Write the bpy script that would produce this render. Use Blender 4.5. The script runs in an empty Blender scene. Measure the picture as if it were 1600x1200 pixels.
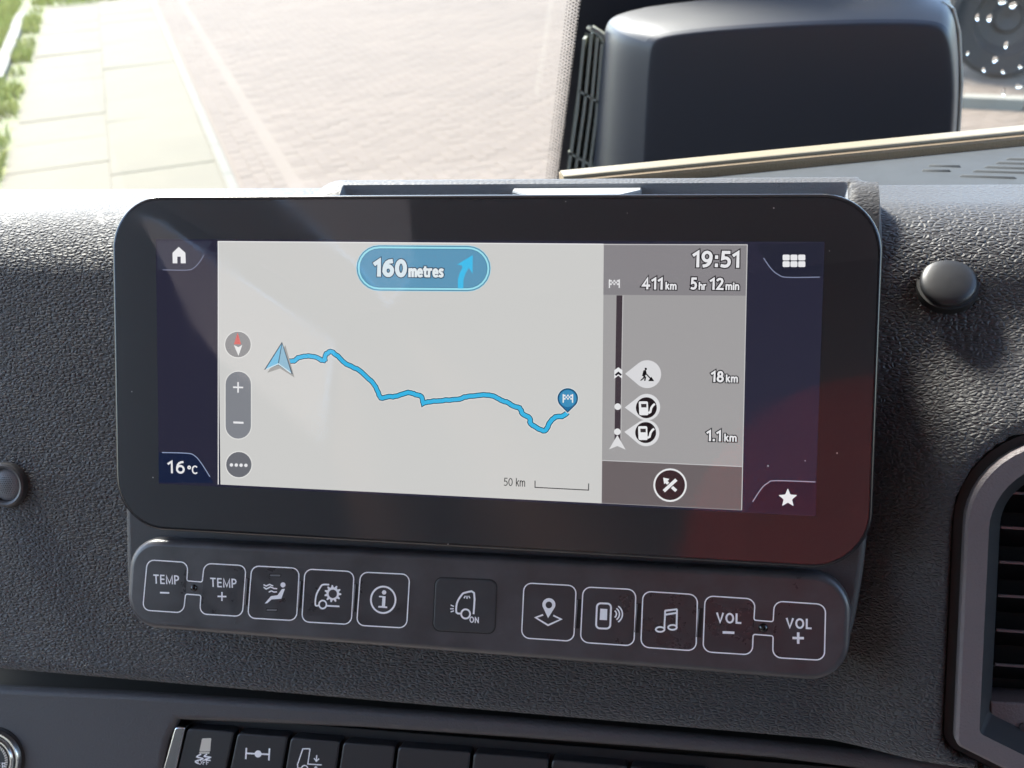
import bpy, bmesh, math, random
from mathutils import Vector, Matrix
random.seed(7)
S = bpy.context.scene
COL = S.collection
R = math.radians

# ------------------------------------------------------------------ camera, sky, sun, exposure
ZD = 2.10                                     # height of the display centre above the ground
FPX = 1800.0                                  # focal length in pixels of the 1600 px wide photograph
CAM_LOC = Vector((0.11525286, -0.43388672, 0.21183246 + ZD))
CAM_ROT = Matrix(((0.9802344, -0.02827579, 0.19580859),
                  (0.18788972, 0.44297667, -0.87662371),
                  (-0.06195141, 0.89608713, 0.4395337)))
cam = bpy.data.cameras.new('camera')
cam.sensor_width = 36.0
cam.lens = 36.0 * FPX / 1600.0
cam.clip_start = 0.01
cam.clip_end = 2000.0
cam.dof.use_dof = True
cam.dof.focus_distance = 0.49
cam.dof.aperture_fstop = 20.0
cam_o = bpy.data.objects.new('camera', cam)
cam_o.matrix_world = Matrix.Translation(CAM_LOC) @ CAM_ROT.to_4x4()
COL.objects.link(cam_o)
S.camera = cam_o

SUN = Vector((-0.50, 0.41, 0.76)).normalized()      # towards the sun
world = bpy.data.worlds.new('World')
S.world = world
world.use_nodes = True
wn = world.node_tree
sky = wn.nodes.new('ShaderNodeTexSky')
sky.sky_type = 'NISHITA'
sky.sun_disc = False
sky.sun_elevation = math.asin(SUN.z)
sky.sun_rotation = math.atan2(SUN.x, SUN.y)
wn.links.new(sky.outputs[0], wn.nodes['Background'].inputs[0])
wn.nodes['Background'].inputs[1].default_value = 0.15
sun = bpy.data.lights.new('sun', 'SUN')
sun.energy = 2.8
sun.angle = R(16)
sun.color = (1.0, 0.95, 0.87)
sun_o = bpy.data.objects.new('sun', sun)
sun_o.rotation_euler = SUN.to_track_quat('Z', 'Y').to_euler()
sun_o.location = (0, 0, 12)
COL.objects.link(sun_o)
S.view_settings.view_transform = 'Standard'
S.view_settings.look = 'None'
S.view_settings.gamma = 1.0
S.view_settings.use_curve_mapping = False
EXPO = 2.7
S.view_settings.exposure = EXPO
S.cycles.max_bounces = 10
S.cycles.transparent_max_bounces = 16
S.cycles.caustics_reflective = False
S.cycles.caustics_refractive = False

# ------------------------------------------------------------------ frames and measuring
DV = Vector((0, 0.371861338, 0.928288288))     # up along the display face
DN = Vector((0, -0.928288288, 0.371861338))    # out of the display face
M_DISP = Matrix(((1, 0, 0, 0), (0, DV.y, DN.y, 0), (0, DV.z, DN.z, ZD), (0, 0, 0, 1)))
CL = CAM_LOC - Vector((0, 0, ZD))

def ray(x, y):
    return CAM_ROT @ Vector(((x - 800) / FPX, -(y - 600) / FPX, -1))

def onw(x, y, w):                              # measured point on a plane parallel to the display -> (u, v, w)
    r = ray(x, y)
    s = (w - CL.dot(DN)) / r.dot(DN)
    g = CL + s * r
    return Vector((g.x, g.dot(DV), w))

def onz(x, y, z):                              # measured point on a level plane (z relative to the display centre)
    r = ray(x, y)
    s = (z - CL.z) / r.z
    return CL + s * r

def yz_to_vw(Y, Z):
    return (Y * DV.y + Z * DV.z, Y * DN.y + Z * DN.z)

# ------------------------------------------------------------------ materials
def s2l(c):
    c = c / 255.0
    return c / 12.92 if c <= 0.04045 else ((c + 0.055) / 1.055) ** 2.4

MATS = {}

def newmat(name):
    m = bpy.data.materials.new(name)
    m.use_nodes = True
    return m, m.node_tree, m.node_tree.nodes['Principled BSDF']

def glow(r, g, b, k=0.93):
    """a lit patch of the LCD, given as the sRGB colour the screen shows"""
    key = ('glow', r, g, b, k)
    if key in MATS:
        return MATS[key]
    m, nt, p = newmat('lcd_%d_%d_%d' % (r, g, b))
    nt.nodes.remove(p)
    e = nt.nodes.new('ShaderNodeEmission')
    e.inputs[0].default_value = (s2l(r), s2l(g), s2l(b), 1)
    e.inputs[1].default_value = k / (2 ** EXPO)
    nt.links.new(e.outputs[0], nt.nodes['Material Output'].inputs[0])
    MATS[key] = m
    return m

def plastic(name, col, rough, grain=0, gscale=1500, spec=0.5, var=0.0, vscale=40, metal=0.0, rvar=0.0):
    m, nt, p = newmat(name)
    N, L = nt.nodes, nt.links
    p.inputs['Base Color'].default_value = (*col, 1)
    p.inputs['Roughness'].default_value = rough
    p.inputs['Specular IOR Level'].default_value = spec
    p.inputs['Metallic'].default_value = metal
    tc = N.new('ShaderNodeTexCoord')
    if grain:
        n = N.new('ShaderNodeTexNoise')
        n.inputs['Scale'].default_value = gscale
        n.inputs['Detail'].default_value = 2
        b = N.new('ShaderNodeBump')
        b.inputs['Strength'].default_value = 1.0
        b.inputs['Distance'].default_value = grain
        L.new(tc.outputs['Object'], n.inputs['Vector'])
        L.new(n.outputs[0], b.inputs['Height'])
        L.new(b.outputs[0], p.inputs['Normal'])
    if var or rvar:
        n2 = N.new('ShaderNodeTexNoise')
        n2.inputs['Scale'].default_value = vscale
        n2.inputs['Detail'].default_value = 6
        n2.inputs['Roughness'].default_value = 0.65
        L.new(tc.outputs['Object'], n2.inputs['Vector'])
        if var:
            r = N.new('ShaderNodeMapRange')
            r.inputs[1].default_value = 0.3
            r.inputs[2].default_value = 0.7
            r.inputs[3].default_value = 1 - var
            r.inputs[4].default_value = 1 + var
            L.new(n2.outputs[0], r.inputs[0])
            mx = N.new('ShaderNodeVectorMath')
            mx.operation = 'SCALE'
            mx.inputs[0].default_value = col
            L.new(r.outputs[0], mx.inputs['Scale'])
            L.new(mx.outputs[0], p.inputs['Base Color'])
        if rvar:
            r2 = N.new('ShaderNodeMapRange')
            r2.inputs[1].default_value = 0.3
            r2.inputs[2].default_value = 0.7
            r2.inputs[3].default_value = rough - rvar
            r2.inputs[4].default_value = rough + rvar
            L.new(n2.outputs[0], r2.inputs[0])
            L.new(r2.outputs[0], p.inputs['Roughness'])
    return m

def pane(name, ior, rough, tint=(1, 1, 1)):
    m, nt, p = newmat(name)
    nt.nodes.remove(p)
    N, L = nt.nodes, nt.links
    t = N.new('ShaderNodeBsdfTransparent')
    t.inputs[0].default_value = (*tint, 1)
    g = N.new('ShaderNodeBsdfGlossy')
    g.inputs['Roughness'].default_value = rough
    lw = N.new('ShaderNodeLayerWeight')               # Schlick reflectance, the same from both sides
    lw.inputs[0].default_value = 0.5
    pw = N.new('ShaderNodeMath')
    pw.operation = 'POWER'
    pw.inputs[1].default_value = 5.0
    L.new(lw.outputs['Facing'], pw.inputs[0])
    r0 = ((ior - 1) / (ior + 1)) ** 2
    f = N.new('ShaderNodeMath')
    f.operation = 'MULTIPLY_ADD'
    f.inputs[1].default_value = 1 - r0
    f.inputs[2].default_value = r0
    L.new(pw.outputs[0], f.inputs[0])
    if rough > 0:
        tc = N.new('ShaderNodeTexCoord')
        nz = N.new('ShaderNodeTexNoise')
        nz.inputs['Scale'].default_value = 28
        nz.inputs['Detail'].default_value = 5
        L.new(tc.outputs['Object'], nz.inputs['Vector'])
        rm = N.new('ShaderNodeMapRange')
        rm.inputs[1].default_value = 0.42
        rm.inputs[2].default_value = 0.72
        rm.inputs[3].default_value = rough
        rm.inputs[4].default_value = rough * 6
        L.new(nz.outputs[0], rm.inputs[0])
        L.new(rm.outputs[0], g.inputs['Roughness'])
    mx = N.new('ShaderNodeMixShader')
    L.new(f.outputs[0], mx.inputs[0])
    L.new(t.outputs[0], mx.inputs[1])
    L.new(g.outputs[0], mx.inputs[2])
    L.new(mx.outputs[0], N['Material Output'].inputs[0])
    return m

def leather(name):
    m, nt, p = newmat(name)
    N, L = nt.nodes, nt.links
    p.inputs['Base Color'].default_value = (0.043, 0.043, 0.045, 1)
    p.inputs['Roughness'].default_value = 0.42
    p.inputs['Specular IOR Level'].default_value = 0.36
    p.inputs['Sheen Weight'].default_value = 0.12        # fine dust on the vinyl
    p.inputs['Sheen Roughness'].default_value = 0.45
    tc = N.new('ShaderNodeTexCoord')
    mp = N.new('ShaderNodeMapping')
    mp.inputs['Rotation'].default_value = (0, 0, R(-30))
    mp.inputs['Scale'].default_value = (0.70, 1.30, 1.0)
    L.new(tc.outputs['Object'], mp.inputs['Vector'])
    nz = N.new('ShaderNodeTexNoise')
    nz.inputs['Scale'].default_value = 260
    nz.inputs['Detail'].default_value = 2
    L.new(mp.outputs[0], nz.inputs['Vector'])
    mxv = N.new('ShaderNodeVectorMath')
    mxv.operation = 'MULTIPLY_ADD'
    mxv.inputs[1].default_value = (0.0014, 0.0014, 0.0014)
    L.new(nz.outputs['Color'], mxv.inputs[0])
    L.new(mp.outputs[0], mxv.inputs[2])
    vo = N.new('ShaderNodeTexVoronoi')
    vo.feature = 'DISTANCE_TO_EDGE'
    vo.inputs['Scale'].default_value = 500
    L.new(mxv.outputs[0], vo.inputs['Vector'])
    cr = N.new('ShaderNodeMapRange')
    cr.interpolation_type = 'SMOOTHSTEP'
    cr.inputs[1].default_value = 0.0
    cr.inputs[2].default_value = 0.34
    L.new(vo.outputs['Distance'], cr.inputs[0])
    n2 = N.new('ShaderNodeTexNoise')
    n2.inputs['Scale'].default_value = 1100
    n2.inputs['Detail'].default_value = 3
    L.new(tc.outputs['Object'], n2.inputs['Vector'])
    ad = N.new('ShaderNodeMath')
    ad.operation = 'MULTIPLY_ADD'
    ad.inputs[1].default_value = 0.35
    L.new(n2.outputs[0], ad.inputs[0])
    L.new(cr.outputs[0], ad.inputs[2])
    b = N.new('ShaderNodeBump')
    b.inputs['Strength'].default_value = 1.0
    b.inputs['Distance'].default_value = 0.00058
    at = N.new('ShaderNodeAttribute')                  # depth of the moulded grain: deep on the front, shallow on the crest
    at.attribute_name = 'grain'
    L.new(at.outputs['Fac'], b.inputs['Strength'])
    L.new(ad.outputs[0], b.inputs['Height'])
    L.new(b.outputs[0], p.inputs['Normal'])
    # slight dust and wear
    n3 = N.new('ShaderNodeTexNoise')
    n3.inputs['Scale'].default_value = 14
    n3.inputs['Detail'].default_value = 5
    L.new(tc.outputs['Object'], n3.inputs['Vector'])
    r3 = N.new('ShaderNodeMapRange')
    r3.inputs[1].default_value = 0.3
    r3.inputs[2].default_value = 0.7
    r3.inputs[3].default_value = 0.50
    r3.inputs[4].default_value = 0.62
    L.new(n3.outputs[0], r3.inputs[0])
    L.new(r3.outputs[0], p.inputs['Roughness'])
    return m

MT = {
    'leather': leather('grained_black_vinyl'),
    'housing': plastic('black_housing', (0.02, 0.02, 0.022), 0.5, 0.00012, 1400),
    'rim': plastic('gloss_black_rim', (0.012, 0.012, 0.014), 0.16),
    'bezel': plastic('black_printed_bezel', (0.008, 0.008, 0.010), 0.6),
    'cover': pane('cover_glass', 1.5, 0.015),
    'glass': pane('window_glass', 1.45, 0.0, (0.97, 0.985, 0.975)),
    'pod': plastic('grained_dark_plastic', (0.035, 0.034, 0.036), 0.55, 0.00018, 1300),
    'plate': plastic('satin_grey_plate', (0.048, 0.046, 0.049), 0.36, 0.00003, 2500, spec=0.6, var=0.22, vscale=55, rvar=0.10),
    'button': plastic('satin_button', (0.036, 0.034, 0.037), 0.33, 0.00002, 2500, spec=0.6, var=0.14, vscale=60, rvar=0.14),
    'recess': plastic('matt_button', (0.030, 0.030, 0.032), 0.5, 0.00003, 2500, var=0.15, vscale=90),
    'print': plastic('white_print', (0.88, 0.88, 0.88), 0.6),
    'black': plastic('matt_black', (0.004, 0.004, 0.004), 0.6),
    'led': plastic('dark_led_lens', (0.003, 0.003, 0.004), 0.08),
    'ridge': plastic('ridge_edge', (0.14, 0.14, 0.145), 0.35),
    'panel': plastic('grained_panel', (0.052, 0.049, 0.053), 0.52, 0.00030, 1100),
    'bezelvent': plastic('mauve_grained_plastic', (0.125, 0.108, 0.110), 0.6, 0.00035, 1000),
    'ventin': plastic('vent_throat', (0.028, 0.029, 0.031), 0.45),
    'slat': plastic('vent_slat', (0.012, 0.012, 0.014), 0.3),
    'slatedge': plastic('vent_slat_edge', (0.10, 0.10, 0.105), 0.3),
    'chrome': plastic('satin_chrome', (0.62, 0.62, 0.62), 0.22, metal=1.0),
    'key': plastic('switch_key', (0.022, 0.022, 0.024), 0.42, 0.00005, 1800),
    'cream': plastic('cream_symbol', (0.60, 0.56, 0.47), 0.6),
    'plug': plastic('smooth_rubber', (0.018, 0.019, 0.021), 0.42, var=0.2, vscale=120),
    'sensor': plastic('sensor_ring', (0.045, 0.045, 0.048), 0.42),
    'rail': plastic('beige_rail', (0.21, 0.15, 0.085), 0.6, 0.0003, 800, var=0.1),
    'railtop': plastic('pale_rail_edge', (0.20, 0.17, 0.115), 0.5),
    'deck': plastic('blue_grey_deck', (0.045, 0.050, 0.055), 0.75, spec=0.22, var=0.1),
    'mirror': plastic('navy_black_housing', (0.075, 0.075, 0.078), 0.45, 0.00008, 900),
    'mirrorface': plastic('dark_screen_face', (0.020, 0.022, 0.030), 0.42),
    'frit': plastic('ceramic_frit', (0.010, 0.010, 0.014), 0.4),
    'louvre': plastic('grey_louvre', (0.26, 0.27, 0.235), 0.4),
    'seal': plastic('pale_seal', (0.55, 0.56, 0.52), 0.4),
    'lip': plastic('fine_grain_lip', (0.085, 0.086, 0.088), 0.45, 0.00008, 1200),
    'trayin': plastic('tray_grain', (0.19, 0.20, 0.215), 0.55, 0.0003, 900),
}

def wear(m, col, lo, scale, dist=2.5):
    """pale scuffs with ragged edges over whatever colour the material has"""
    nt = m.node_tree
    N, L = nt.nodes, nt.links
    p = N['Principled BSDF']
    src = p.inputs['Base Color'].links[0].from_socket
    tc = N.new('ShaderNodeTexCoord')
    mp_ = N.new('ShaderNodeMapping')
    mp_.inputs['Scale'].default_value = (1.0, 2.2, 1.0)
    mp_.inputs['Rotation'].default_value = (0, 0, R(25))
    L.new(tc.outputs['Object'], mp_.inputs['Vector'])
    n = N.new('ShaderNodeTexNoise')
    n.inputs['Scale'].default_value = scale
    n.inputs['Detail'].default_value = 9
    n.inputs['Roughness'].default_value = 0.72
    n.inputs['Distortion'].default_value = dist
    L.new(mp_.outputs[0], n.inputs['Vector'])
    r = N.new('ShaderNodeMapRange')
    r.inputs[1].default_value = lo
    r.inputs[2].default_value = lo + 0.10
    r.inputs[4].default_value = 0.75
    L.new(n.outputs[0], r.inputs[0])
    mx = N.new('ShaderNodeMix')
    mx.data_type = 'RGBA'
    mx.inputs[7].default_value = (*col, 1)
    L.new(r.outputs[0], mx.inputs[0])
    L.new(src, mx.inputs[6])
    L.new(mx.outputs[2], p.inputs['Base Color'])
wear(MT['plate'], (0.16, 0.155, 0.15), 0.66, 26)
wear(MT['button'], (0.11, 0.105, 0.10), 0.66, 48)

# ------------------------------------------------------------------ object helpers
ORG = {}

def tag(o, label=None, cat=None, group=None, kind=None):
    if label:
        o['label'] = label
    if cat:
        o['category'] = cat
    if group:
        o['group'] = group
    if kind:
        o['kind'] = kind
    return o

def thing(name, label, cat, org=(0, 0, 0), frame=None, group=None):
    """an Empty at the thing's own origin; parts are given in the frame's coordinates"""
    o = bpy.data.objects.new(name, None)
    COL.objects.link(o)
    o.empty_display_size = 0.02
    org = Vector(org)
    o.matrix_world = (frame if frame is not None else M_DISP) @ Matrix.Translation(org)
    ORG[o.name] = org
    return tag(o, label, cat, group)

def mesh(name, verts, faces, mat, parent=None, smooth=False, frame=None, mats=None, fmat=None):
    me = bpy.data.meshes.new(name)
    org = ORG.get(parent.name, Vector((0, 0, 0))) if parent is not None else Vector((0, 0, 0))
    me.from_pydata([Vector(v) - org for v in verts], [], faces)
    if mats:
        for m in mats:
            me.materials.append(m)
        for p, k in zip(me.polygons, fmat):
            p.material_index = k
    else:
        me.materials.append(mat)
    if smooth:
        me.polygons.foreach_set('use_smooth', [True] * len(me.polygons))
    me.update()
    o = bpy.data.objects.new(name, me)
    COL.objects.link(o)
    if parent is not None:
        o.parent = parent
        ORG[o.name] = org
    elif frame is not None:
        o.matrix_world = frame
    return o

def fixn(o):
    bm = bmesh.new()
    bm.from_mesh(o.data)
    bmesh.ops.recalc_face_normals(bm, faces=bm.faces[:])
    bm.to_mesh(o.data)
    bm.free()
    return o

def sharp(o, ang=35):
    bm = bmesh.new()
    bm.from_mesh(o.data)
    for e in bm.edges:
        if len(e.link_faces) == 2 and e.calc_face_angle(0) > R(ang):
            e.smooth = False
    bm.to_mesh(o.data)
    bm.free()
    return o

def area2(p):
    return sum(p[i][0] * p[(i + 1) % len(p)][1] - p[(i + 1) % len(p)][0] * p[i][1] for i in range(len(p)))

def ccw(p):
    p = [Vector((q[0], q[1])) for q in p]
    return p if area2(p) > 0 else p[::-1]

def rounded(pts, rad, n=6):
    """polygon with rounded corners; rad is a number or one per corner"""
    out = []
    m = len(pts)
    for i in range(m):
        p = Vector(pts[i][:2])
        a = Vector(pts[i - 1][:2]) - p
        b = Vector(pts[(i + 1) % m][:2]) - p
        r = rad[i] if isinstance(rad, (list, tuple)) else rad
        r = min(r, a.length * 0.49, b.length * 0.49)
        p0 = p + a.normalized() * r
        p1 = p + b.normalized() * r
        for k in range(n + 1):
            t = k / n
            # conic close to a circular arc
            q = (p0 * (1 - t) ** 2 + p * 2 * t * (1 - t) * 0.72 + p1 * t * t) / ((1 - t) ** 2 + 2 * t * (1 - t) * 0.72 + t * t)
            out.append(q)
    return out

def inset(poly, d):
    out = []
    n = len(poly)
    for i in range(n):
        p, a, b = poly[i], poly[i - 1], poly[(i + 1) % n]
        e1, e2 = (p - a), (b - p)
        if e1.length < 1e-9:
            e1 = e2
        if e2.length < 1e-9:
            e2 = e1
        n1 = Vector((-e1.y, e1.x)).normalized()
        n2 = Vector((-e2.y, e2.x)).normalized()
        m = n1 + n2
        m = m.normalized() if m.length > 1e-6 else n1
        k = 1.0 / max(0.5, m.dot(n1))
        out.append(p + m * d * k)
    return out

def slab(name, outline, w0, w1, mat, parent, bev=0.0, segs=4, back=False, bevw=None):
    """solid plate: outline in (u, v), from depth w0 to w1 with a rounded front edge"""
    o = ccw(outline)
    n = len(o)
    bevw = bev if bevw is None else bevw
    rings = [(o, w0)]
    if bev > 0:
        for k in range(segs + 1):
            a = k / segs * math.pi / 2
            rings.append((inset(o, bev * (1 - math.cos(a))), w1 - bevw * (1 - math.sin(a))))
    else:
        rings.append((o, w1))
    verts, faces = [], []
    for ring, w in rings:
        verts += [(p.x, p.y, w) for p in ring]
    for r in range(len(rings) - 1):
        for i in range(n):
            j = (i + 1) % n
            faces.append((r * n + i, r * n + j, (r + 1) * n + j, (r + 1) * n + i))
    faces.append(tuple((len(rings) - 1) * n + i for i in range(n)))
    faces.append(tuple(range(n))[::-1])
    ob = mesh(name, verts, faces, mat, parent, smooth=True)
    ob.data.polygons[len(faces) - 2].use_smooth = False
    ob.data.polygons[len(faces) - 1].use_smooth = False
    return sharp(ob, 50)

def frame_ring(name, outer, inner, w0, w1, mat, parent, bev=0.0):
    """a flat frame with an opening; outer and inner have the same number of points"""
    n = len(outer)
    V, F = [], []
    for ring, w in ((outer, w0), (outer, w1 - bev), (inset(ccw(outer), bev) if bev else outer, w1), (inner, w1), (inner, w0)):
        V += [(p[0], p[1], w) for p in ring]
    for r in range(4):
        for i in range(n):
            j = (i + 1) % n
            F.append((r * n + i, r * n + j, (r + 1) * n + j, (r + 1) * n + i))
    o = mesh(name, V, F, mat, parent, smooth=True)
    return sharp(fixn(o), 40)

def px(pts, w):
    return [onw(x, y, w) for x, y in pts]

def crop(ox, oy, s):
    return lambda pts: [(ox + x / s, oy + y / s) for x, y in pts]

PXM = 0.00028          # metres per photograph pixel near the display

def flat(name, pts, w, mat, parent):
    """printed patch on a face, given by measured outline points"""
    q = px(pts, w)
    o = ccw([(p.x, p.y) for p in q])
    return mesh(name, [(p.x, p.y, w) for p in o], [tuple(range(len(o)))], mat, parent)

def ribbon(pts, wd, closed=False):
    """2-D ribbon quads around a centre line"""
    P = [Vector(p) for p in pts]
    n = len(P)
    V, F = [], []
    for i in range(n):
        if closed:
            a, b = P[i - 1], P[(i + 1) % n]
        else:
            a, b = P[max(0, i - 1)], P[min(n - 1, i + 1)]
        e1 = (P[i] - a)
        e2 = (b - P[i])
        if e1.length < 1e-12:
            e1 = e2
        if e2.length < 1e-12:
            e2 = e1
        n1 = Vector((-e1.y, e1.x)).normalized()
        n2 = Vector((-e2.y, e2.x)).normalized()
        m = n1 + n2
        m = m.normalized() if m.length > 1e-6 else n1
        k = 1 / max(0.55, m.dot(n1))
        V += [P[i] + m * wd / 2 * k, P[i] - m * wd / 2 * k]
    for i in range(n if closed else n - 1):
        j = (i + 1) % n
        F.append((2 * i + 1, 2 * j + 1, 2 * j, 2 * i))
    return V, F

def strokes(name, lines, wpx, w, mat, parent, closed=False, unit=PXM):
    """printed lines: each a list of measured points; one mesh"""
    V, F = [], []
    for k, ln in enumerate(lines):
        q = [Vector((p.x, p.y)) for p in px(ln, w)]
        v, f = ribbon(q, wpx * unit, closed)
        b = len(V)
        V += [(p.x, p.y, w + k * 4e-6) for p in v]
        F += [tuple(i + b for i in g) for g in f]
    return mesh(name, V, F, mat, parent)

def circ(cx, cy, r, n=28, a0=0, a1=360, ry=None):
    ry = r if ry is None else ry
    full = abs(a1 - a0) >= 360
    m = n if full else n + 1
    return [(cx + r * math.cos(R(a0 + (a1 - a0) * k / n)), cy - ry * math.sin(R(a0 + (a1 - a0) * k / n))) for k in range(m)]

def stadium(x0, x1, y0, y1, r, n=12):
    return circ(x1, y1, r, n, -90, 90) + circ(x0, y0, r, n, 90, 270)

def vstadium(x, y0, y1, r, n=12):
    return circ(x, y0 + r, r, n, 0, 180) + circ(x, y1 - r, r, n, 180, 360)

def poly(name, polys, w, mat, parent):
    """several printed patches as one mesh"""
    V, F = [], []
    for k, pts in enumerate(polys):
        o = ccw([(p.x, p.y) for p in px(pts, w)])
        b = len(V)
        V += [(p.x, p.y, w + k * 4e-6) for p in o]
        F.append(tuple(range(b, b + len(o))))
    return mesh(name, V, F, mat, parent)

# --- lettering drawn with pen strokes (cap height 1)
def ell(cx, cy, rx, ry, a0=0, a1=360, n=20):
    return [(cx + rx * math.cos(R(a0 + (a1 - a0) * k / n)), cy + ry * math.sin(R(a0 + (a1 - a0) * k / n))) for k in range(n + 1)]

def arch(x0, x1, h=0.74):
    m = (x0 + x1) / 2
    return [(x0, h - 0.24), (x0 + 0.06, h - 0.09), (m - 0.03, h - 0.01), (m + 0.05, h), (x1 - 0.05, h - 0.06), (x1, h - 0.22), (x1, 0)]

_six = [(.47, .985), (.33, .96), (.18, .86), (.08, .70), (.03, .50), (.02, .31)]
GL = {
    '0': (.56, [ell(.28, .5, .27, .5)]),
    '1': (.30, [[(.0, .80), (.26, 1.0), (.26, 0)]]),
    '2': (.52, [[(.03, .86), (.13, .97), (.27, 1), (.41, .94), (.47, .78), (.42, .60), (.25, .33), (.03, .0), (.51, .0)]]),
    '4': (.58, [[(.41, 0), (.41, 1), (.01, .28), (.58, .28)]]),
    '5': (.50, [[(.46, 1), (.09, 1), (.06, .56), (.20, .61), (.35, .58), (.46, .47), (.49, .31), (.46, .16), (.36, .04), (.20, 0), (.02, .04)]]),
    '6': (.55, [_six, ell(.28, .31, .26, .31)]),
    '9': (.55, [[(.55 - x, 1 - y) for x, y in _six], ell(.27, .69, .26, .31)]),
    '8': (.54, [ell(.27, .76, .20, .24), ell(.27, .26, .26, .26)]),
    ':': (.12, [[(.06, .03), (.06, .1)], [(.06, .62), (.06, .69)]]),
    '.': (.12, [[(.06, 0), (.06, .06)]]),
    'm': (.72, [[(0, 0), (0, .74)], arch(0, .36), arch(.36, .72)]),
    'n': (.40, [[(0, 0), (0, .74)], arch(0, .40)]),
    'h': (.40, [[(0, 0), (0, 1.05)], arch(0, .40)]),
    'r': (.25, [[(0, 0), (0, .74)], [(0, .45), (.06, .64), (.15, .73), (.25, .74)]]),
    'e': (.43, [[(.03, .39), (.43, .39), (.41, .57), (.33, .70), (.22, .74), (.10, .69), (.02, .54), (0, .37), (.03, .17), (.12, .03), (.25, 0), (.41, .05)]]),
    't': (.30, [[(.12, .96), (.12, .17), (.17, .03), (.30, .02)], [(0, .73), (.30, .73)]]),
    's': (.35, [[(.34, .69), (.22, .74), (.08, .71), (.02, .58), (.07, .46), (.27, .32), (.34, .20), (.30, .06), (.17, 0), (0, .05)]]),
    'k': (.38, [[(0, 0), (0, 1.05)], [(.35, .74), (.02, .34)], [(.12, .46), (.38, 0)]]),
    'i': (.02, [[(0.01, 0), (0.01, .74)], [(0.01, .99), (0.01, 1.02)]]),
    'T': (.52, [[(.26, 0), (.26, 1)], [(0, 1), (.52, 1)]]),
    'E': (.40, [[(.40, 1), (0, 1), (0, 0), (.40, 0)], [(0, .52), (.37, .52)]]),
    'M': (.68, [[(0, 0), (0, 1), (.34, .05), (.68, 1), (.68, 0)]]),
    'P': (.44, [[(0, 0), (0, 1), (.22, 1), (.38, .93), (.44, .74), (.38, .54), (.22, .46), (0, .46)]]),
    'V': (.56, [[(0, 1), (.28, 0), (.56, 1)]]),
    'O': (.66, [ell(.33, .5, .33, .5)]),
    'L': (.38, [[(0, 1), (0, 0), (.38, 0)]]),
    'N': (.58, [[(0, 0), (0, 1)], [(.03, .93), (.55, .07)], [(.58, 0), (.58, 1)]]),
    'F': (.38, [[(0, 0), (0, 1), (.38, 1)], [(0, .50), (.35, .50)]]),
    'C': (.50, [[(.50, .90), (.40, .98), (.30, 1), (.14, .93), (.03, .75), (0, .5), (.03, .25), (.14, .07), (.30, 0), (.40, .02), (.50, .10)]]),
    '\u00b0': (.28, [ell(.14, .80, .14, .17)]),
    '-': (.40, [[(0, .42), (.40, .42)]]),
    '+': (.48, [[(0, .45), (.48, .45)], [(.24, .2), (.24, .7)]]),
    ' ': (.18, []),
}

def text(name, s, p0, p1, cap, w, mat, parent, bold=0.17, gap=0.16, outline=None, om=None):
    """lettering between two measured baseline points; cap = cap height in pixels"""
    a, b = onw(*p0, w), onw(*p1, w)
    A, B = Vector((a.x, a.y)), Vector((b.x, b.y))
    ex = (B - A).normalized()
    ey = Vector((-ex.y, ex.x))
    top = onw(p0[0], p0[1] - cap, w)
    H = (Vector((top.x, top.y)) - A).length
    lines, x = [], 0.0
    for ch in s:
        wd, st = GL[ch]
        lines += [[(x + q[0], q[1]) for q in l] for l in st]
        x += wd + bold + gap
    tot = x - gap - bold
    sx = ((B - A).length - bold * H) / tot
    sy = H * (1 - bold)

    def build(nm, t, z, m, par):
        V, F = [], []
        for k, l in enumerate(lines):
            q = [A + ex * (bold * H / 2 + px_ * sx) + ey * (bold * H / 2 + py_ * sy) for px_, py_ in l]
            closed = (q[0] - q[-1]).length < 1e-7 and len(q) > 3
            if closed:
                q = q[:-1]
            else:
                d0 = (q[0] - q[1]).normalized()
                d1 = (q[-1] - q[-2]).normalized()
                q = [q[0] + d0 * t * 0.42] + q[1:-1] + [q[-1] + d1 * t * 0.42]
            v, f = ribbon(q, t, closed)
            b0 = len(V)
            V += [(p.x, p.y, z + k * 3e-6) for p in v]
            F += [tuple(i + b0 for i in g) for g in f]
        return mesh(nm, V, F, m, par)
    o = build(name, bold * H, w, mat, parent)
    if outline:
        build('outline', bold * H + 2 * outline * PXM, w - 0.00007, om, o)
    return o

# ================================================================== OUTDOORS
GZ = 0.0
WD = Vector((-0.490636550, 0.871364319))            # along the pavement
WN = Vector((WD.y, -WD.x))                          # across it, towards the road

def gpt(al, ac, z=0.0):
    return (WD.x * al + WN.x * ac, WD.y * al + WN.y * ac, z)

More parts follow.
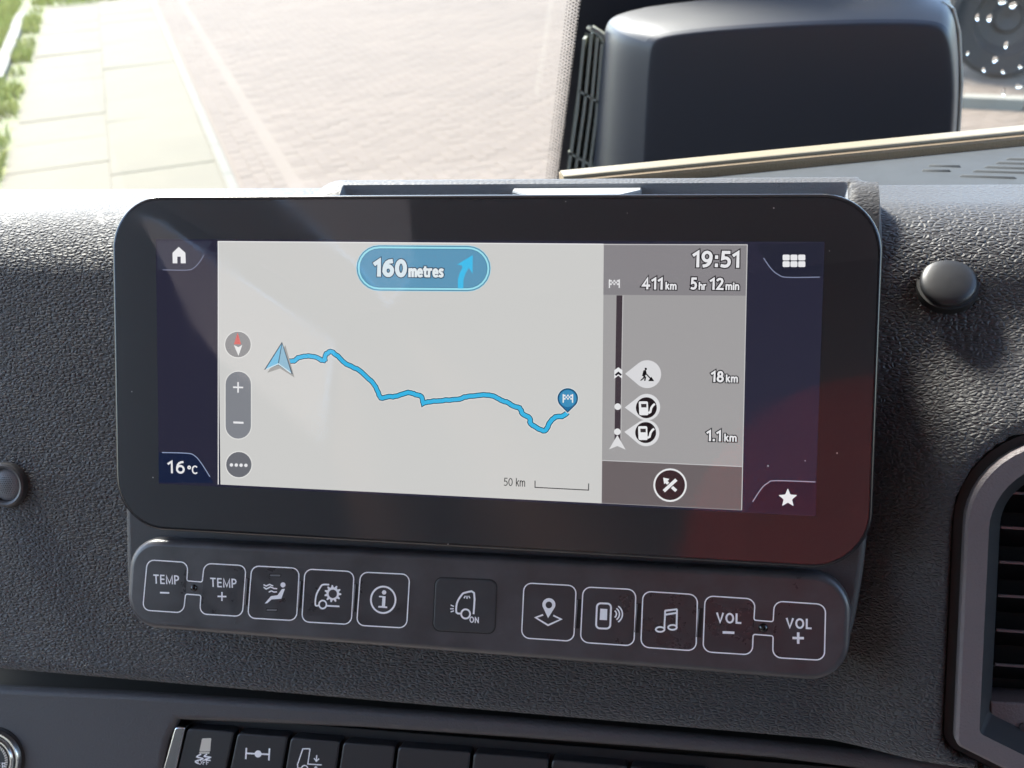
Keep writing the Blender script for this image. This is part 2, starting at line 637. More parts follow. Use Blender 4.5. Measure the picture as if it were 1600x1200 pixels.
def outdoor(name, col, rough=0.9, var=0.15, scale=3.0, bump=0.0, island=0.0, col2=None):
    m, nt, p = newmat(name)
    N, L = nt.nodes, nt.links
    p.inputs['Roughness'].default_value = rough
    tc = N.new('ShaderNodeTexCoord')
    n = N.new('ShaderNodeTexNoise')
    n.inputs['Scale'].default_value = scale
    n.inputs['Detail'].default_value = 8
    n.inputs['Roughness'].default_value = 0.65
    L.new(tc.outputs['Object'], n.inputs['Vector'])
    mr = N.new('ShaderNodeMapRange')
    mr.inputs[1].default_value = 0.3
    mr.inputs[2].default_value = 0.7
    L.new(n.outputs[0], mr.inputs[0])
    mx = N.new('ShaderNodeMix')
    mx.data_type = 'RGBA'
    c2 = col2 or tuple(c * (1 - 2 * var) for c in col)
    mx.inputs[6].default_value = (*col, 1)
    mx.inputs[7].default_value = (*c2, 1)
    L.new(mr.outputs[0], mx.inputs[0])
    out = mx.outputs[2]
    if island:
        g = N.new('ShaderNodeNewGeometry')
        oi = N.new('ShaderNodeObjectInfo')
        sm = N.new('ShaderNodeMath')
        sm.operation = 'ADD'
        L.new(g.outputs['Random Per Island'], sm.inputs[0])
        L.new(oi.outputs['Random'], sm.inputs[1])
        fr = N.new('ShaderNodeMath')
        fr.operation = 'FRACT'
        L.new(sm.outputs[0], fr.inputs[0])
        r2 = N.new('ShaderNodeMapRange')
        r2.inputs[3].default_value = 1 - island
        r2.inputs[4].default_value = 1 + island
        L.new(fr.outputs[0], r2.inputs[0])
        vm = N.new('ShaderNodeVectorMath')
        vm.operation = 'SCALE'
        L.new(out, vm.inputs[0])
        L.new(r2.outputs[0], vm.inputs['Scale'])
        out = vm.outputs[0]
    L.new(out, p.inputs['Base Color'])
    if bump:
        b = N.new('ShaderNodeBump')
        b.inputs['Distance'].default_value = bump
        L.new(n.outputs[0], b.inputs['Height'])
        L.new(b.outputs[0], p.inputs['Normal'])
    return m

M_SAND = outdoor('sandy_ground', (0.118, 0.091, 0.067), var=0.05, scale=0.6)
M_BRICK = outdoor('clay_paver', (0.114, 0.086, 0.063), var=0.09, scale=0.55, island=0.03)
M_SLAB = outdoor('concrete_slab', (0.118, 0.101, 0.066), var=0.07, scale=1.1, island=0.03)
M_EDGE = outdoor('concrete_edging', (0.125, 0.115, 0.09), var=0.08, scale=2)
M_SOIL = outdoor('dry_soil', (0.125, 0.11, 0.078), var=0.2, scale=5, col2=(0.10, 0.12, 0.03))
M_GRASS = outdoor('grass_blade', (0.24, 0.28, 0.05), var=0.2, scale=2.5, col2=(0.30, 0.27, 0.07), island=0.25)
M_WHITE = outdoor('white_kerb', (0.17, 0.16, 0.13), var=0.1, scale=4)

def sheet(name, pts, mat):
    o = mesh(name, pts, [tuple(range(len(pts)))], mat)
    return tag(o, kind='structure')

sheet('ground', [(-400, -400, -0.0035), (400, -400, -0.0035), (400, 400, -0.0035), (-400, 400, -0.0035)], M_SAND)

# clay pavers of the yard: a few lengthwise courses beside the edging, then herringbone
road = bpy.data.objects.new('brick_road', None)
COL.objects.link(road)
tag(road, kind='structure')
BL, BW, BH = 0.200, 0.100, 0.06
bricks = []                                        # (along, across, lengthwise?)
c0 = 0.50
for k in range(4):
    for j in range(-1, 82):
        bricks.append((5.0 + (j + 0.5 * (k % 2)) * 0.204, c0 + k * 0.104 + 0.05, True))
c1 = c0 + 4 * 0.104
u = 0.102
for i in range(-10, 150):
    for j in range(-90, 160):
        # herringbone cell: period 4 units
        x, y = i, j
        k = (x - y) % 4
        if k == 0:
            al, ac, ln = (x + 1.0) * u, (y + 0.5) * u, True
        elif k == 2:
            al, ac, ln = (x + 0.5) * u, (y + 0.0) * u, False
        else:
            continue
        al += 4.5
        ac += c1
        if ac < c1 - 0.05 or ac > c1 + 7.6 or al < 5.0 or al > 21:
            continue
        bricks.append((al, ac, ln))

def seen(p):
    d = CAM_ROT.transposed() @ (Vector(p) - CAM_LOC)
    if d.z > -0.1:
        return None
    return (800 + FPX * d.x / -d.z, 600 - FPX * d.y / -d.z, -d.z)

def brick_geo(l, w, h):
    c = 0.0025
    V = []
    for z, s in ((-h, 0), (-c, 0), (0, c)):
        V += [(-l / 2 + s, -w / 2 + s, z), (l / 2 - s, -w / 2 + s, z), (l / 2 - s, w / 2 - s, z), (-l / 2 + s, w / 2 - s, z)]
    F = []
    for r in (0, 4):
        for i in range(4):
            j = (i + 1) % 4
            F.append((r + i, r + j, r + 4 + j, r + 4 + i))
    F.append((8, 9, 10, 11))
    return V, F

bv, bf = brick_geo(BL - 0.003, BW - 0.003, BH)
BA = math.atan2(WD.y, WD.x)
me_b = bpy.data.meshes.new('brick')
me_b.from_pydata(bv, [], bf)
me_b.materials.append(M_BRICK)
vis, rest = [], []
for b in bricks:
    g = gpt(b[0], b[1])
    q = seen(g)
    if q and -60 < q[0] < 1660 and -60 < q[1] < 340:
        if 0 < q[0] < 890 and 4 < q[1] < 276:
            vis.append((q[2], b))
        else:
            rest.append(b)
vis.sort(key=lambda t: t[0])
near, far = [b for _, b in vis[:300]], [b for _, b in vis[300:]] + rest
for b in near:
    o = bpy.data.objects.new('brick', me_b)
    COL.objects.link(o)
    o.parent = road
    o.location = gpt(b[0], b[1], random.uniform(-0.0015, 0.0015) - (0.005 if c1 - 0.06 < b[1] < c1 + 0.05 else 0))
    o.rotation_euler = (random.gauss(0, 0.002), random.gauss(0, 0.002), BA + (0 if b[2] else math.pi / 2))
V, F = [], []
for b in far:
    rz = Matrix.Rotation(BA + (0 if b[2] else math.pi / 2), 3, 'Z') @ Matrix.Rotation(random.gauss(0, 0.002), 3, 'X') @ Matrix.Rotation(random.gauss(0, 0.002), 3, 'Y')
    o3 = Vector(gpt(b[0], b[1], random.uniform(-0.0015, 0.0015) - (0.005 if c1 - 0.06 < b[1] < c1 + 0.05 else 0)))
    k = len(V)
    V += [rz @ Vector(p) + o3 for p in bv]
    F += [tuple(i + k for i in f) for f in bf]
fo = mesh('far_bricks', V, F, M_BRICK, road)
fo['kind'] = 'stuff'

# pavement of concrete slabs with a thin edging
walk = bpy.data.objects.new('pavement', None)
COL.objects.link(walk)
tag(walk, kind='structure')
sv, sf = brick_geo(0.996, 0.798, 0.06)
me_s = bpy.data.meshes.new('slab')
me_s.from_pydata(sv, [], sf)
me_s.materials.append(M_SLAB)
for cidx in range(2):
    for k in range(15):
        al = 6.95 + k * 1.0 + 0.5 * cidx
        ac = -0.83 + cidx * 0.80
        q = seen(gpt(al, ac))
        if not q or q[1] > 330 or q[1] < -40 or al > 20.6:
            continue
        o = bpy.data.objects.new('slab', me_s)
        COL.objects.link(o)
        o.parent = walk
        o.location = gpt(al, ac, 0.012 + random.uniform(-0.004, 0.004))
        o.rotation_euler = (random.gauss(0, 0.003), random.gauss(0, 0.003), BA)
sheet('pavement_bed', [gpt(5, -1.24, 0.006), gpt(20.6, -1.24, 0.006), gpt(20.6, 0.40, 0.006), gpt(5, 0.40, 0.006)][::-1], M_SLAB)
ev, ef = brick_geo(0.995, 0.075, 0.12)
me_e = bpy.data.meshes.new('edging')
me_e.from_pydata(ev, [], ef)
me_e.materials.append(M_EDGE)
for k in range(16):
    q = seen(gpt(6 + k, 0.42))
    if q and -40 < q[1] < 330 and 6 + k < 20.6:
        o = bpy.data.objects.new('edging_strip', me_e)
        COL.objects.link(o)
        o.parent = walk
        o.location = gpt(6 + k, 0.425, 0.014)
        o.rotation_euler = (0, 0, BA)
# verge with a pale kerb strip and grass
sheet('verge', [gpt(4, -1.235, 0.004), gpt(4, -9, 0.004), gpt(40, -9, 0.004), gpt(40, -1.235, 0.004)][::-1], M_SOIL)
sheet('far_lawn', [gpt(20.7, -1.2, 0.006), gpt(40, -1.2, 0.006), gpt(40, 0.9, 0.006), gpt(20.7, 0.9, 0.006)], M_SOIL)
kt = thing('verge_kerb', 'pale concrete kerb strip half sunk in the grass verge', 'kerb', gpt(17, -1.58, 0), Matrix.Identity(4))
kv, kf = brick_geo(0.98, 0.15, 0.2)
me_k = bpy.data.meshes.new('kerb_block')
me_k.from_pydata(kv, [], kf)
me_k.materials.append(M_WHITE)
for k in range(6):
    o = bpy.data.objects.new('kerb_block', me_k)
    COL.objects.link(o)
    o.parent = kt
    o.location = Vector(gpt(14.4 + k, -1.58 + random.uniform(-.01, .01), 0.07)) - ORG[kt.name]
    o.rotation_euler = (0, 0, BA + random.gauss(0, 0.008))
V, F = [], []
for k in range(26000):
    al = random.uniform(7.5, 24)
    ac = -1.27 - abs(random.gauss(0, 0.9))
    if al > 20.8 and random.random() < 0.45:
        ac = random.uniform(-1.3, 0.8)
    elif ac > -1.5 and (math.sin(al * 2.1) + math.sin(al * 5.3 + 1) < random.uniform(-0.6, 1.4)):
        continue
    if -1.68 < ac < -1.49 and al > 13.9:
        continue
    h = random.uniform(0.05, 0.16)
    a = random.uniform(0, 6.283)
    wd = random.uniform(0.006, 0.013)
    x, y, _ = gpt(al, ac)
    dx, dy = math.cos(a) * wd, math.sin(a) * wd
    lx, ly = random.gauss(0, 0.05), random.gauss(0, 0.05)
    b = len(V)
    V += [(x - dx, y - dy, 0), (x + dx, y + dy, 0), (x + lx * .4 + dx * .7, y + ly * .4 + dy * .7, h * .6), (x + lx * .4 - dx * .7, y + ly * .4 - dy * .7, h * .6), (x + lx, y + ly, h)]
    F += [(b, b + 1, b + 2, b + 3), (b + 3, b + 2, b + 4)]
go = mesh('grass', V, F, M_GRASS)
tag(go, 'sunlit grass growing along the left edge of the pavement', 'grass', kind='stuff')

# white kerb stones in the yard at the right
kr = thing('yard_kerb', 'row of pale kerb stones on the yard beyond the side window', 'kerb', (1.9, 9.2, 0), Matrix.Identity(4))
for k, (x, y, a) in enumerate(((1.55, 9.52, -0.35), (2.02, 9.36, -0.30), (2.50, 9.25, -0.22), (2.98, 9.16, -0.2))):
    o = bpy.data.objects.new('kerb_stone', bpy.data.meshes.new('kerb_stone'))
    v_, f_ = brick_geo(0.46, 0.14, 0.16)
    o.data.from_pydata(v_, [], f_)
    o.data.materials.append(M_WHITE)
    COL.objects.link(o)
    o.parent = kr
    o.location = Vector((x, y, 0.09)) - ORG[kr.name]
    o.rotation_euler = (0, 0, a)

# dark parked lorry behind the side window, seen only as a wheel, mudguard and lamps
MV_BODY = plastic('dark_paint', (0.016, 0.018, 0.021), 0.4)
MV_TYRE = plastic('tyre_rubber', (0.014, 0.014, 0.014), 0.9)
MV_RIM = plastic('dusty_rim', (0.016, 0.016, 0.016), 0.7)
MV_WHITE = plastic('white_lamp', (0.8, 0.8, 0.78), 0.3)
MV_BLUE = plastic('blue_panel', (0.05, 0.09, 0.55), 0.4)
lor = thing('parked_lorry', 'dark parked lorry with muddy wheel seen through the wet side window', 'lorry', (2.7, 11.0, 0), Matrix.Translation((0, 0, 0)))

def wbox(name, c, s, mat, parent, rz=0.0, bev=0.02):
    bm = bmesh.new()
    bmesh.ops.create_cube(bm, size=1)
    for v in bm.verts:
        v.co = Vector((v.co.x * s[0], v.co.y * s[1], v.co.z * s[2]))
    bmesh.ops.bevel(bm, geom=bm.edges[:], offset=bev, segments=2, affect='EDGES')
    bmesh.ops.rotate(bm, verts=bm.verts[:], matrix=Matrix.Rotation(rz, 3, 'Z'))
    V = [v.co + Vector(c) for v in bm.verts]
    bm.verts.index_update()
    F = [tuple(v.index for v in f.verts) for f in bm.faces]
    bm.free()
    return mesh(name, V, F, mat, parent, smooth=False)

def lathe(prof, n, axis='Y'):
    V, F = [], []
    m = len(prof)
    for i in range(n):
        a = 2 * math.pi * i / n
        for r, h in prof:
            if axis == 'Y':
                V.append(Vector((r * math.cos(a), h, r * math.sin(a))))
            else:
                V.append(Vector((r * math.cos(a), r * math.sin(a), h)))
    for i in range(n):
        j = (i + 1) % n
        for k in range(m - 1):
            F.append((i * m + k, j * m + k, j * m + k + 1, i * m + k + 1))
    return V, F

def add_lathe(name, prof, n, mat, parent, centre, axis='Z', rot=None, sharpa=35):
    V, F = lathe(prof, n, axis)
    if rot is not None:
        V = [rot @ v for v in V]
    o = mesh(name, [v + Vector(centre) for v in V], F, mat, parent, smooth=True)
    return sharp(fixn(o), sharpa)

for wx in (2.28, 3.6):
    c = (wx, 10.55, 0.5)
    ty = add_lathe('tyre', [(0.30, -0.13), (0.45, -0.15), (0.49, -0.12), (0.5, 0), (0.49, 0.12), (0.45, 0.15), (0.30, 0.13)], 36, MV_TYRE, lor, c, 'Y')
    add_lathe('rim', [(0.0, -0.02), (0.10, -0.05), (0.14, 0.0), (0.24, -0.02), (0.30, -0.12)], 28, MV_RIM, ty, c, 'Y')
wbox('mudguard', (2.28, 10.62, 1.08), (1.2, 0.45, 0.06), MV_BODY, lor)
wbox('chassis_rail', (3.0, 11.1, 0.85), (3.6, 0.3, 0.28), MV_BODY, lor)
wbox('side_skirt', (3.4, 10.9, 0.95), (2.6, 0.1, 0.75), MV_BODY, lor)
wbox('body', (3.2, 11.9, 2.1), (4.4, 1.7, 1.9), MV_BODY, lor, bev=0.08)
wbox('marker_lamp', (2.36, 10.35, 0.78), (0.12, 0.05, 0.09), MV_WHITE, lor)
wbox('marker_lamp', (2.62, 10.34, 1.22), (0.16, 0.05, 0.12), MV_WHITE, lor)
wbox('marker_lamp', (2.40, 10.34, 1.26), (0.20, 0.05, 0.10), MV_WHITE, lor)
pl = wbox('plate', (1.90, 10.36, 1.06), (0.34, 0.03, 0.20), MV_WHITE, lor, bev=0.005)
wbox('blue_band', (1.93, 10.33, 0.98), (0.30, 0.02, 0.06), MV_BLUE, pl, bev=0.004)

# ================================================================== CAB SHELL (behind and above the lens; shapes the light)
TA = R(16.8)
M_CAB = Matrix.Translation((0, 0, ZD)) @ Matrix.Rotation(TA, 4, 'Z')
M_ROOF = plastic('roof_lining', (0.58, 0.53, 0.57), 0.9, 0.0006, 300)
M_WALL = plastic('cab_wall_cloth', (0.13, 0.125, 0.13), 0.9, 0.0006, 300)
M_FLOOR = plastic('cab_floor_mat', (0.20, 0.18, 0.17), 0.9)
M_REFLECT = pane('tan_tinted_hatch_glass', 1.45, 0.0, (1.0, 0.57, 0.36))  # tan panes added only for the wedges reflected in the display
M_RED = plastic('red_cloth', (0.70, 0.06, 0.035), 0.9)

def cabbox(name, x0, x1, y0, y1, z0, z1, mat, parent=None):
    V = [(x, y, z) for z in (z0, z1) for y in (y0, y1) for x in (x0, x1)]
    F = [(0, 2, 3, 1), (4, 5, 7, 6), (0, 1, 5, 4), (2, 6, 7, 3), (0, 4, 6, 2), (1, 3, 7, 5)]
    o = mesh(name, V, F, mat, parent, frame=M_CAB if parent is None else None)
    return o

for nm, b, m in (
        ('cab_floor', (-1.42, 0.95, -1.75, 0.50, -0.95, -0.90), M_FLOOR),
        ('cab_rear_wall', (-1.42, 0.95, -1.81, -1.75, -0.95, 0.80), M_WALL),
        ('cab_door_wall_left', (-1.48, -1.42, -1.75, 0.50, -0.95, -0.35), M_WALL),
        ('cab_door_wall_right', (0.95, 1.01, -1.75, 0.50, -0.95, -0.35), M_WALL),
        ('cab_door_post_right', (0.95, 1.01, -1.75, -1.00, -0.35, 0.80), M_WALL),
        ('cab_bulkhead', (-1.42, 0.95, 0.56, 0.60, -0.95, -0.15), M_WALL)):
    tag(cabbox(nm, *b, m), kind='structure')

# roof lining with an added tan opening, shaped for its reflection in the display
RZ = 0.80
ROOF_REFLECT = [(-1.16, -1.13), (-0.89, -1.20), (-1.10, -1.57), (-1.28, -1.73), (-1.21, -1.51), (-1.19, -1.34)]
SIDE_REFLECT = [(-1.06, 0.755), (-1.12, 0.77), (-1.73, 0.72), (-1.73, 0.47), (-1.47, 0.53), (-1.35, 0.55), (-1.25, 0.60), (-1.16, 0.68)]  # made-up side opening, outlined for the tan wedge reflected in the display

def holed(name, outer, hole, to3, mat, glass, pname):
    bm = bmesh.new()
    eds = []
    for lp_ in (outer, hole):
        vs = [bm.verts.new(to3(x, y, 0)) for x, y in lp_]
        eds += [bm.edges.new((vs[i], vs[(i + 1) % len(vs)])) for i in range(len(vs))]
    bmesh.ops.triangle_fill(bm, use_beauty=True, edges=eds)
    me = bpy.data.meshes.new(name)
    bm.to_mesh(me)
    bm.free()
    me.materials.append(mat)
    o = bpy.data.objects.new(name, me)
    COL.objects.link(o)
    o.matrix_world = M_CAB
    tag(o, kind='structure')
    mesh(pname, [to3(x, y, 0.01) for x, y in hole], [tuple(range(len(hole)))], glass, o)
    return o
holed('cab_roof', [(-1.42, -1.75), (0.95, -1.75), (0.95, 0.36), (-1.42, 0.36)], ROOF_REFLECT, lambda x, y, d: (x, y, RZ + d), M_ROOF, M_REFLECT, 'hatch_pane')
holed('cab_door_post_left', [(-0.96, -0.35), (-0.96, 0.80), (-1.75, 0.80), (-1.75, -0.35)], SIDE_REFLECT, lambda x, y, d: (-1.42 - d, x, y), M_WALL, M_REFLECT, 'quarter_pane')
# unseen red block, added to reflect as the red glow in the glass
st_o = rounded([(-0.30, -0.06), (0.34, -0.06), (0.30, 0.36), (-0.22, 0.30)], [0.05, 0.05, 0.16, 0.16], 8)
V, F = [], []
n_ = len(st_o)
for dd, yy in ((0.0, -1.10), (0.0, -1.02), (0.03, -0.98), (0.09, -0.955)):
    V += [(p.x, yy, p.y) for p in inset(ccw(st_o), dd)]
for r in range(3):
    F += [(r * n_ + i, r * n_ + (i + 1) % n_, (r + 1) * n_ + (i + 1) % n_, (r + 1) * n_ + i) for i in range(n_)]
F.append(tuple(range(3 * n_, 4 * n_)))
fixn(mesh('seat_back', V, F, M_RED, bpy.data.objects['cab_floor'], smooth=True))

# ================================================================== DASHBOARD
VENT_OUT = [(1990, 632), (1496, 688), (1474, 1172), (1990, 1430)]
VRAD = [0.02, 0.034, 0.006, 0.02]
VW = -0.018
vent_raw = [Vector((p.x, p.y)) for p in px(VENT_OUT, VW)]
vent_uv = rounded(vent_raw, VRAD, 10)

def dist_poly(p, poly_):
    inside = False
    dmin = 9
    n = len(poly_)
    for i in range(n):
        a, b = poly_[i], poly_[(i + 1) % n]
        e = b - a
        t = max(0, min(1, (p - a).dot(e) / e.length_squared))
        dmin = min(dmin, (p - a - e * t).length)
        if (a.y > p.y) != (b.y > p.y) and p.x < (b.x - a.x) * (p.y - a.y) / (b.y - a.y) + a.x:
            inside = not inside
    return -dmin if inside else dmin

def sstep(t):
    t = max(0.0, min(1.0, t))
    return t * t * (3 - 2 * t)

dash = thing('dashboard', 'black leather-grained dashboard behind the wide display', 'dashboard', (0, -0.03, -0.04))
prof = []                                            # (v, w) from the lower edge over the crest to the far lip
prof += [(-0.1600, -0.060), (-0.1645, -0.052), (-0.1660, -0.046), (-0.1652, -0.0418), (-0.1625, -0.0400)]
vv = -0.158
while vv < 0.040:
    prof.append((vv, -0.0400))
    vv += 0.0035
Y0, Z0 = 0.04 * DV.y - 0.04 * DN.y, 0.04 * DV.z - 0.04 * DN.z
a0 = math.atan2(DV.z, DV.y)
RC = 0.040
cy0, cz0 = Y0 + RC * math.sin(a0), Z0 - RC * math.cos(a0)
for k in range(0, 19):
    t = a0 * (1 - k / 18)
    prof.append(yz_to_vw(cy0 - RC * math.sin(t), cz0 + RC * math.cos(t)))
YT, ZT = cy0, cz0 + RC
for k in range(1, 9):
    prof.append(yz_to_vw(YT + (0.112 - YT) * k / 8, ZT))
for k in range(1, 7):
    t = k / 6 * math.pi / 2
    prof.append(yz_to_vw(0.112 + 0.006 * math.sin(t), ZT - 0.006 * (1 - math.cos(t))))
prof.append(yz_to_vw(0.118, ZT - 0.05))
prof.append(yz_to_vw(0.118, ZT - 0.60))
us = [-0.46 + 0.004 * i for i in range(0, 158)] + [0.17 + 0.0016 * i for i in range(0, 76)] + [0.295 + 0.005 * i for i in range(0, 34)]
V, F = [], []
for (pv, pw) in prof:
    for uu in us:
        d = dist_poly(Vector((uu, pv)), vent_uv) if uu > 0.1 else 1
        k = sstep(1 - d / 0.052) if d < 0.052 else 0
        fade = sstep((0.085 - pv) / 0.06)
        if d < 0:
            V.append((uu, pv, -0.021 - min(0.046, -d * 7)))
        else:
            V.append((uu, pv, pw + 0.019 * k * fade))
nu = len(us)
for i in range(len(prof) - 1):
    for j in range(nu - 1):
        F.append((i * nu + j, i * nu + j + 1, (i + 1) * nu + j + 1, (i + 1) * nu + j))
pad = mesh('leather_pad', V, F, MT['leather'], dash, smooth=True)
ga = pad.data.attributes.new('grain', 'FLOAT', 'POINT')
gv = []
for (pv, pw) in prof:
    g_ = 1.0 - 0.68 * sstep((pv - 0.052) / 0.028)
    gv += [g_] * nu
ga.data.foreach_set('value', gv)

# raised storage tray behind the display
xl = onz(530, 280, ZT + 0.0135).x
xr = onz(1342, 280, ZT + 0.0135).x
YB = onz(800, 281.5, ZT + 0.0135).y
xs = [xl - 0.030 + 0.003 * i for i in range(10)] + [xl, xl + 0.0015, xl + 0.003, xl + 0.0034, xl + 0.0042]
k = xl + 0.01
while k < xr - 0.012:
    xs.append(k)
    k += 0.01
xs += [xr - 0.0105, xr - 0.009, xr - 0.0075, xr - 0.006, xr - 0.0045, xr - 0.003, xr, xr + 0.003, xr + 0.0065, xr + 0.0085, xr + 0.0095, xr + 0.0100, xr + 0.0104]
ys = [0.0525, 0.055, 0.058, 0.061, 0.064, 0.067, YB - 0.012, YB - 0.007, YB - 0.003, YB - 0.0012, YB - 0.0004, YB, YB + 0.0012, YB + 0.003, YB + 0.0042, YB + 0.0055, YB + 0.0075, YB + 0.010, YB + 0.014, YB + 0.018]
V, F = [], []
for Y in ys:
    for x in xs:
        a = sstep((x - (xl - 0.030)) / 0.030) if x < xl else 1.0
        if x > xr + 0.0085:
            a *= 1 - 0.97 * sstep((x - xr - 0.0085) / 0.0019)
        # inside the tray
        inx = sstep((x - (xl + 0.0030)) / 0.0012) * (1 - sstep((x - (xr - 0.0105)) / 0.0075))
        iny = 1 - sstep((Y - (YB - 0.0012)) / 0.0012)
        b = 1 - sstep((Y - (YB + 0.0042)) / 0.0138)
        corner = 1 - sstep((x - (xr + 0.0000)) / 0.010) * sstep((Y - YB) / 0.006)
        zb = ZT if Y > cy0 else cz0 + math.sqrt(max(0.0, RC * RC - (Y - cy0) ** 2))
        rise = sstep((Y - 0.048) / (YB - 0.004 - 0.048))
        z = zb + 0.0135 * a * b * corner * rise - 0.02 * inx * iny - 0.0006
        v_, w_ = yz_to_vw(Y, z)
        V.append((x, v_, w_))
nx = len(xs)
for i in range(len(ys) - 1):
    for j in range(nx - 1):
        F.append((i * nx + j, i * nx + j + 1, (i + 1) * nx + j + 1, (i + 1) * nx + j))
fm = []
for i in range(len(ys) - 1):
    for j in range(nx - 1):
        mx_, my_ = (xs[j] + xs[j + 1]) / 2, (ys[i] + ys[i + 1]) / 2
        fm.append(1 if (xl + 0.003 < mx_ < xr - 0.004 and my_ < YB) else 0)
tr = mesh('tray_rim', V, F, None, dash, smooth=True, mats=[MT['leather'], MT['trayin']], fmat=fm)
sharp(fixn(tr), 45)
tg = tr.data.attributes.new('grain', 'FLOAT', 'POINT')
tg.data.foreach_set('value', [0.22] * len(tr.data.vertices))

# low octagonal cover standing in the tray
Zp = ZT + 0.0098
pc = onz(902, 292, Zp)
pk = thing('sensor_cover', 'low grey octagonal cover in the tray behind the display', 'cover', (pc.x, pc.y, ZT - 0.02), Matrix.Translation((0, 0, ZD)))
hx = (onz(1001, 292, Zp).x - onz(802, 292, Zp).x) / 2
hy = 0.0125

def octa(fx, fy, c=0.42):
    return [(pc.x + sx * hx * fx * ax, pc.y + sy * hy * fy * ay) for sx, sy, ax, ay in
            ((1, -1, 1, c), (1, 1, 1, c), (1, 1, 0.70, 1), (-1, 1, 0.70, 1), (-1, 1, 1, c), (-1, -1, 1, c), (-1, -1, 0.70, 1), (1, -1, 0.70, 1))]
V, F = [], []
for fx, fy, z in ((0.96, 0.95, ZT - 0.02), (0.96, 0.95, Zp - 0.0030), (1.0, 1.0, Zp - 0.0024), (1.0, 1.0, Zp - 0.0008), (0.985, 0.97, Zp)):
    V += [(x, y, z) for x, y in octa(fx, fy)]
for r in range(4):
    for i in range(8):
        F.append((r * 8 + i, r * 8 + (i + 1) % 8, r * 8 + 8 + (i + 1) % 8, r * 8 + 8 + i))
F.append(tuple(32 + i for i in range(8)))
fixn(mesh('cap', V, F, plastic('pale_grey_cap', (0.26, 0.265, 0.265), 0.5, 0.0002, 900), pk))

# defroster deck with ribs, beyond the crest at the right
ZK = 0.030
dk = thing('defroster_deck', 'blue-grey ribbed deck under the windscreen right of the display', 'deck', (0.25, 0.2, ZK), Matrix.Translation((0, 0, ZD)))
ra, rb = onz(1160, 272, ZK), onz(1600, 228, ZK)
rstart = (onz(884, 300, ZK) - ra).length
rd = (rb - ra).normalized()
rn = Vector((-rd.y, rd.x, 0))
A1, A2 = ra - rd * 0.30, ra + rd * 0.60
V = [(A1.x, A1.y, ZK), (A2.x, A2.y, ZK), (A2.x + 0.05, 0.115, ZK), (A1.x, 0.06, ZK)]
V = [(x, y, z) for x, y, z in V] + [(x, y, ZK - 0.02) for x, y, z in V]
F = [(0, 1, 2, 3), (4, 7, 6, 5), (0, 4, 5, 1), (1, 5, 6, 2), (2, 6, 7, 3), (3, 7, 4, 0)]
fixn(mesh('deck_plate', V, F, MT['deck'], dk))
for (x0, y0, x1, y1) in ((1498, 275.5, 1590, 279), (1518, 268, 1640, 272), (1536, 261.5, 1660, 266), (1554, 255, 1680, 259), (1570, 249, 1700, 252.5), (1450, 259.5, 1502, 261), (1440, 267, 1486, 268)):
    a, b = onz(x0, y0, ZK), onz(x1, y1, ZK)
    d = (b - a).normalized()
    nrm = Vector((-d.y, d.x, 0))
    V, F = [], []
    prof_r = [(-0.0013, -0.0004), (-0.0006, 0.0010), (0.0006, 0.0010), (0.0013, -0.0004)]
    for t, k in ((0, 0.0), (0.06, 1), (0.94, 1), (1, 0.0)):
        c = a.lerp(b, t)
        for o_, h in prof_r:
            V.append(c + nrm * o_ + Vector((0, 0, h * k - 0.0003 * (1 - k))))
    for r in range(3):
        for i in range(3):
            F.append((r * 4 + i, r * 4 + i + 1, r * 4 + 5 + i, r * 4 + 4 + i))
    fixn(mesh('rib', V, F, MT['deck'], dk, smooth=True))

# beige rail along the base of the windscreen
rl = thing('windscreen_rail', 'beige padded rail with pale top edge under the black monitor housing', 'rail', (ra.x, ra.y, ZK), Matrix.Translation((0, 0, ZD)))
def railbox(name, n0, n1, z0, z1, mat, rnd):
    V, F = [], []
    sec = [(n0, z0), (n0, z1 - rnd), (n0 + rnd * 0.3, z1 - rnd * 0.3), (n0 + rnd, z1), (n1, z1), (n1, z0)]
    for t in (-rstart, 0.60):
        c = ra + rd * t
        for q, z in sec:
            V.append((c.x + rn.x * q, c.y + rn.y * q, z))
    m = len(sec)
    for i in range(m):
        F.append((i, (i + 1) % m, m + (i + 1) % m, m + i))
    F += [tuple(range(m)), tuple(range(m, 2 * m))[::-1]]
    return fixn(mesh(name, V, F, mat, rl))
railbox('rail_face', 0.002, 0.020, ZK - 0.02, ZK + 0.0054, MT['rail'], 0.002)
railbox('rail_cap', 0.0045, 0.016, ZK + 0.0056, ZK + 0.0074, MT['railtop'], 0.0012)

# ------------------------------------------------------------------ windscreen, frit, side window
PT = Vector((0.0, 0.66, 0.0))
pd = Vector((math.cos(TA), math.sin(TA), 0))
pn0 = Vector((-math.sin(TA), math.cos(TA), 0))
lean = R(10)
pup = Vector((-pn0.x * math.sin(lean), -pn0.y * math.sin(lean), math.cos(lean)))
pnn = pd.cross(pup)                                   # towards the cab
def on_pane(x, y, off=0.0):
    r = ray(x, y)
    o = PT + pnn * off
    s = (o - CL).dot(pnn) / r.dot(pnn)
    return CL + r * s
M_UP = Matrix.Translation((0, 0, ZD))
wsn = thing('windscreen', 'clear lorry windscreen with black dotted frit edge behind the dashboard', 'windscreen', PT, M_UP)
xe = (on_pane(1330, 150) - PT).dot(pd)
V = [PT + pd * a + pup * b + pnn * c for c in (0, -0.006) for a, b in ((-1.45, -0.22), (xe, -0.22), (xe, 0.86), (-1.45, 0.86))]
fixn(mesh('glass_pane', V, [(0, 1, 2, 3), (4, 7, 6, 5), (0, 4, 5, 1), (1, 5, 6, 2), (2, 6, 7, 3), (3, 7, 4, 0)], MT['glass'], wsn))
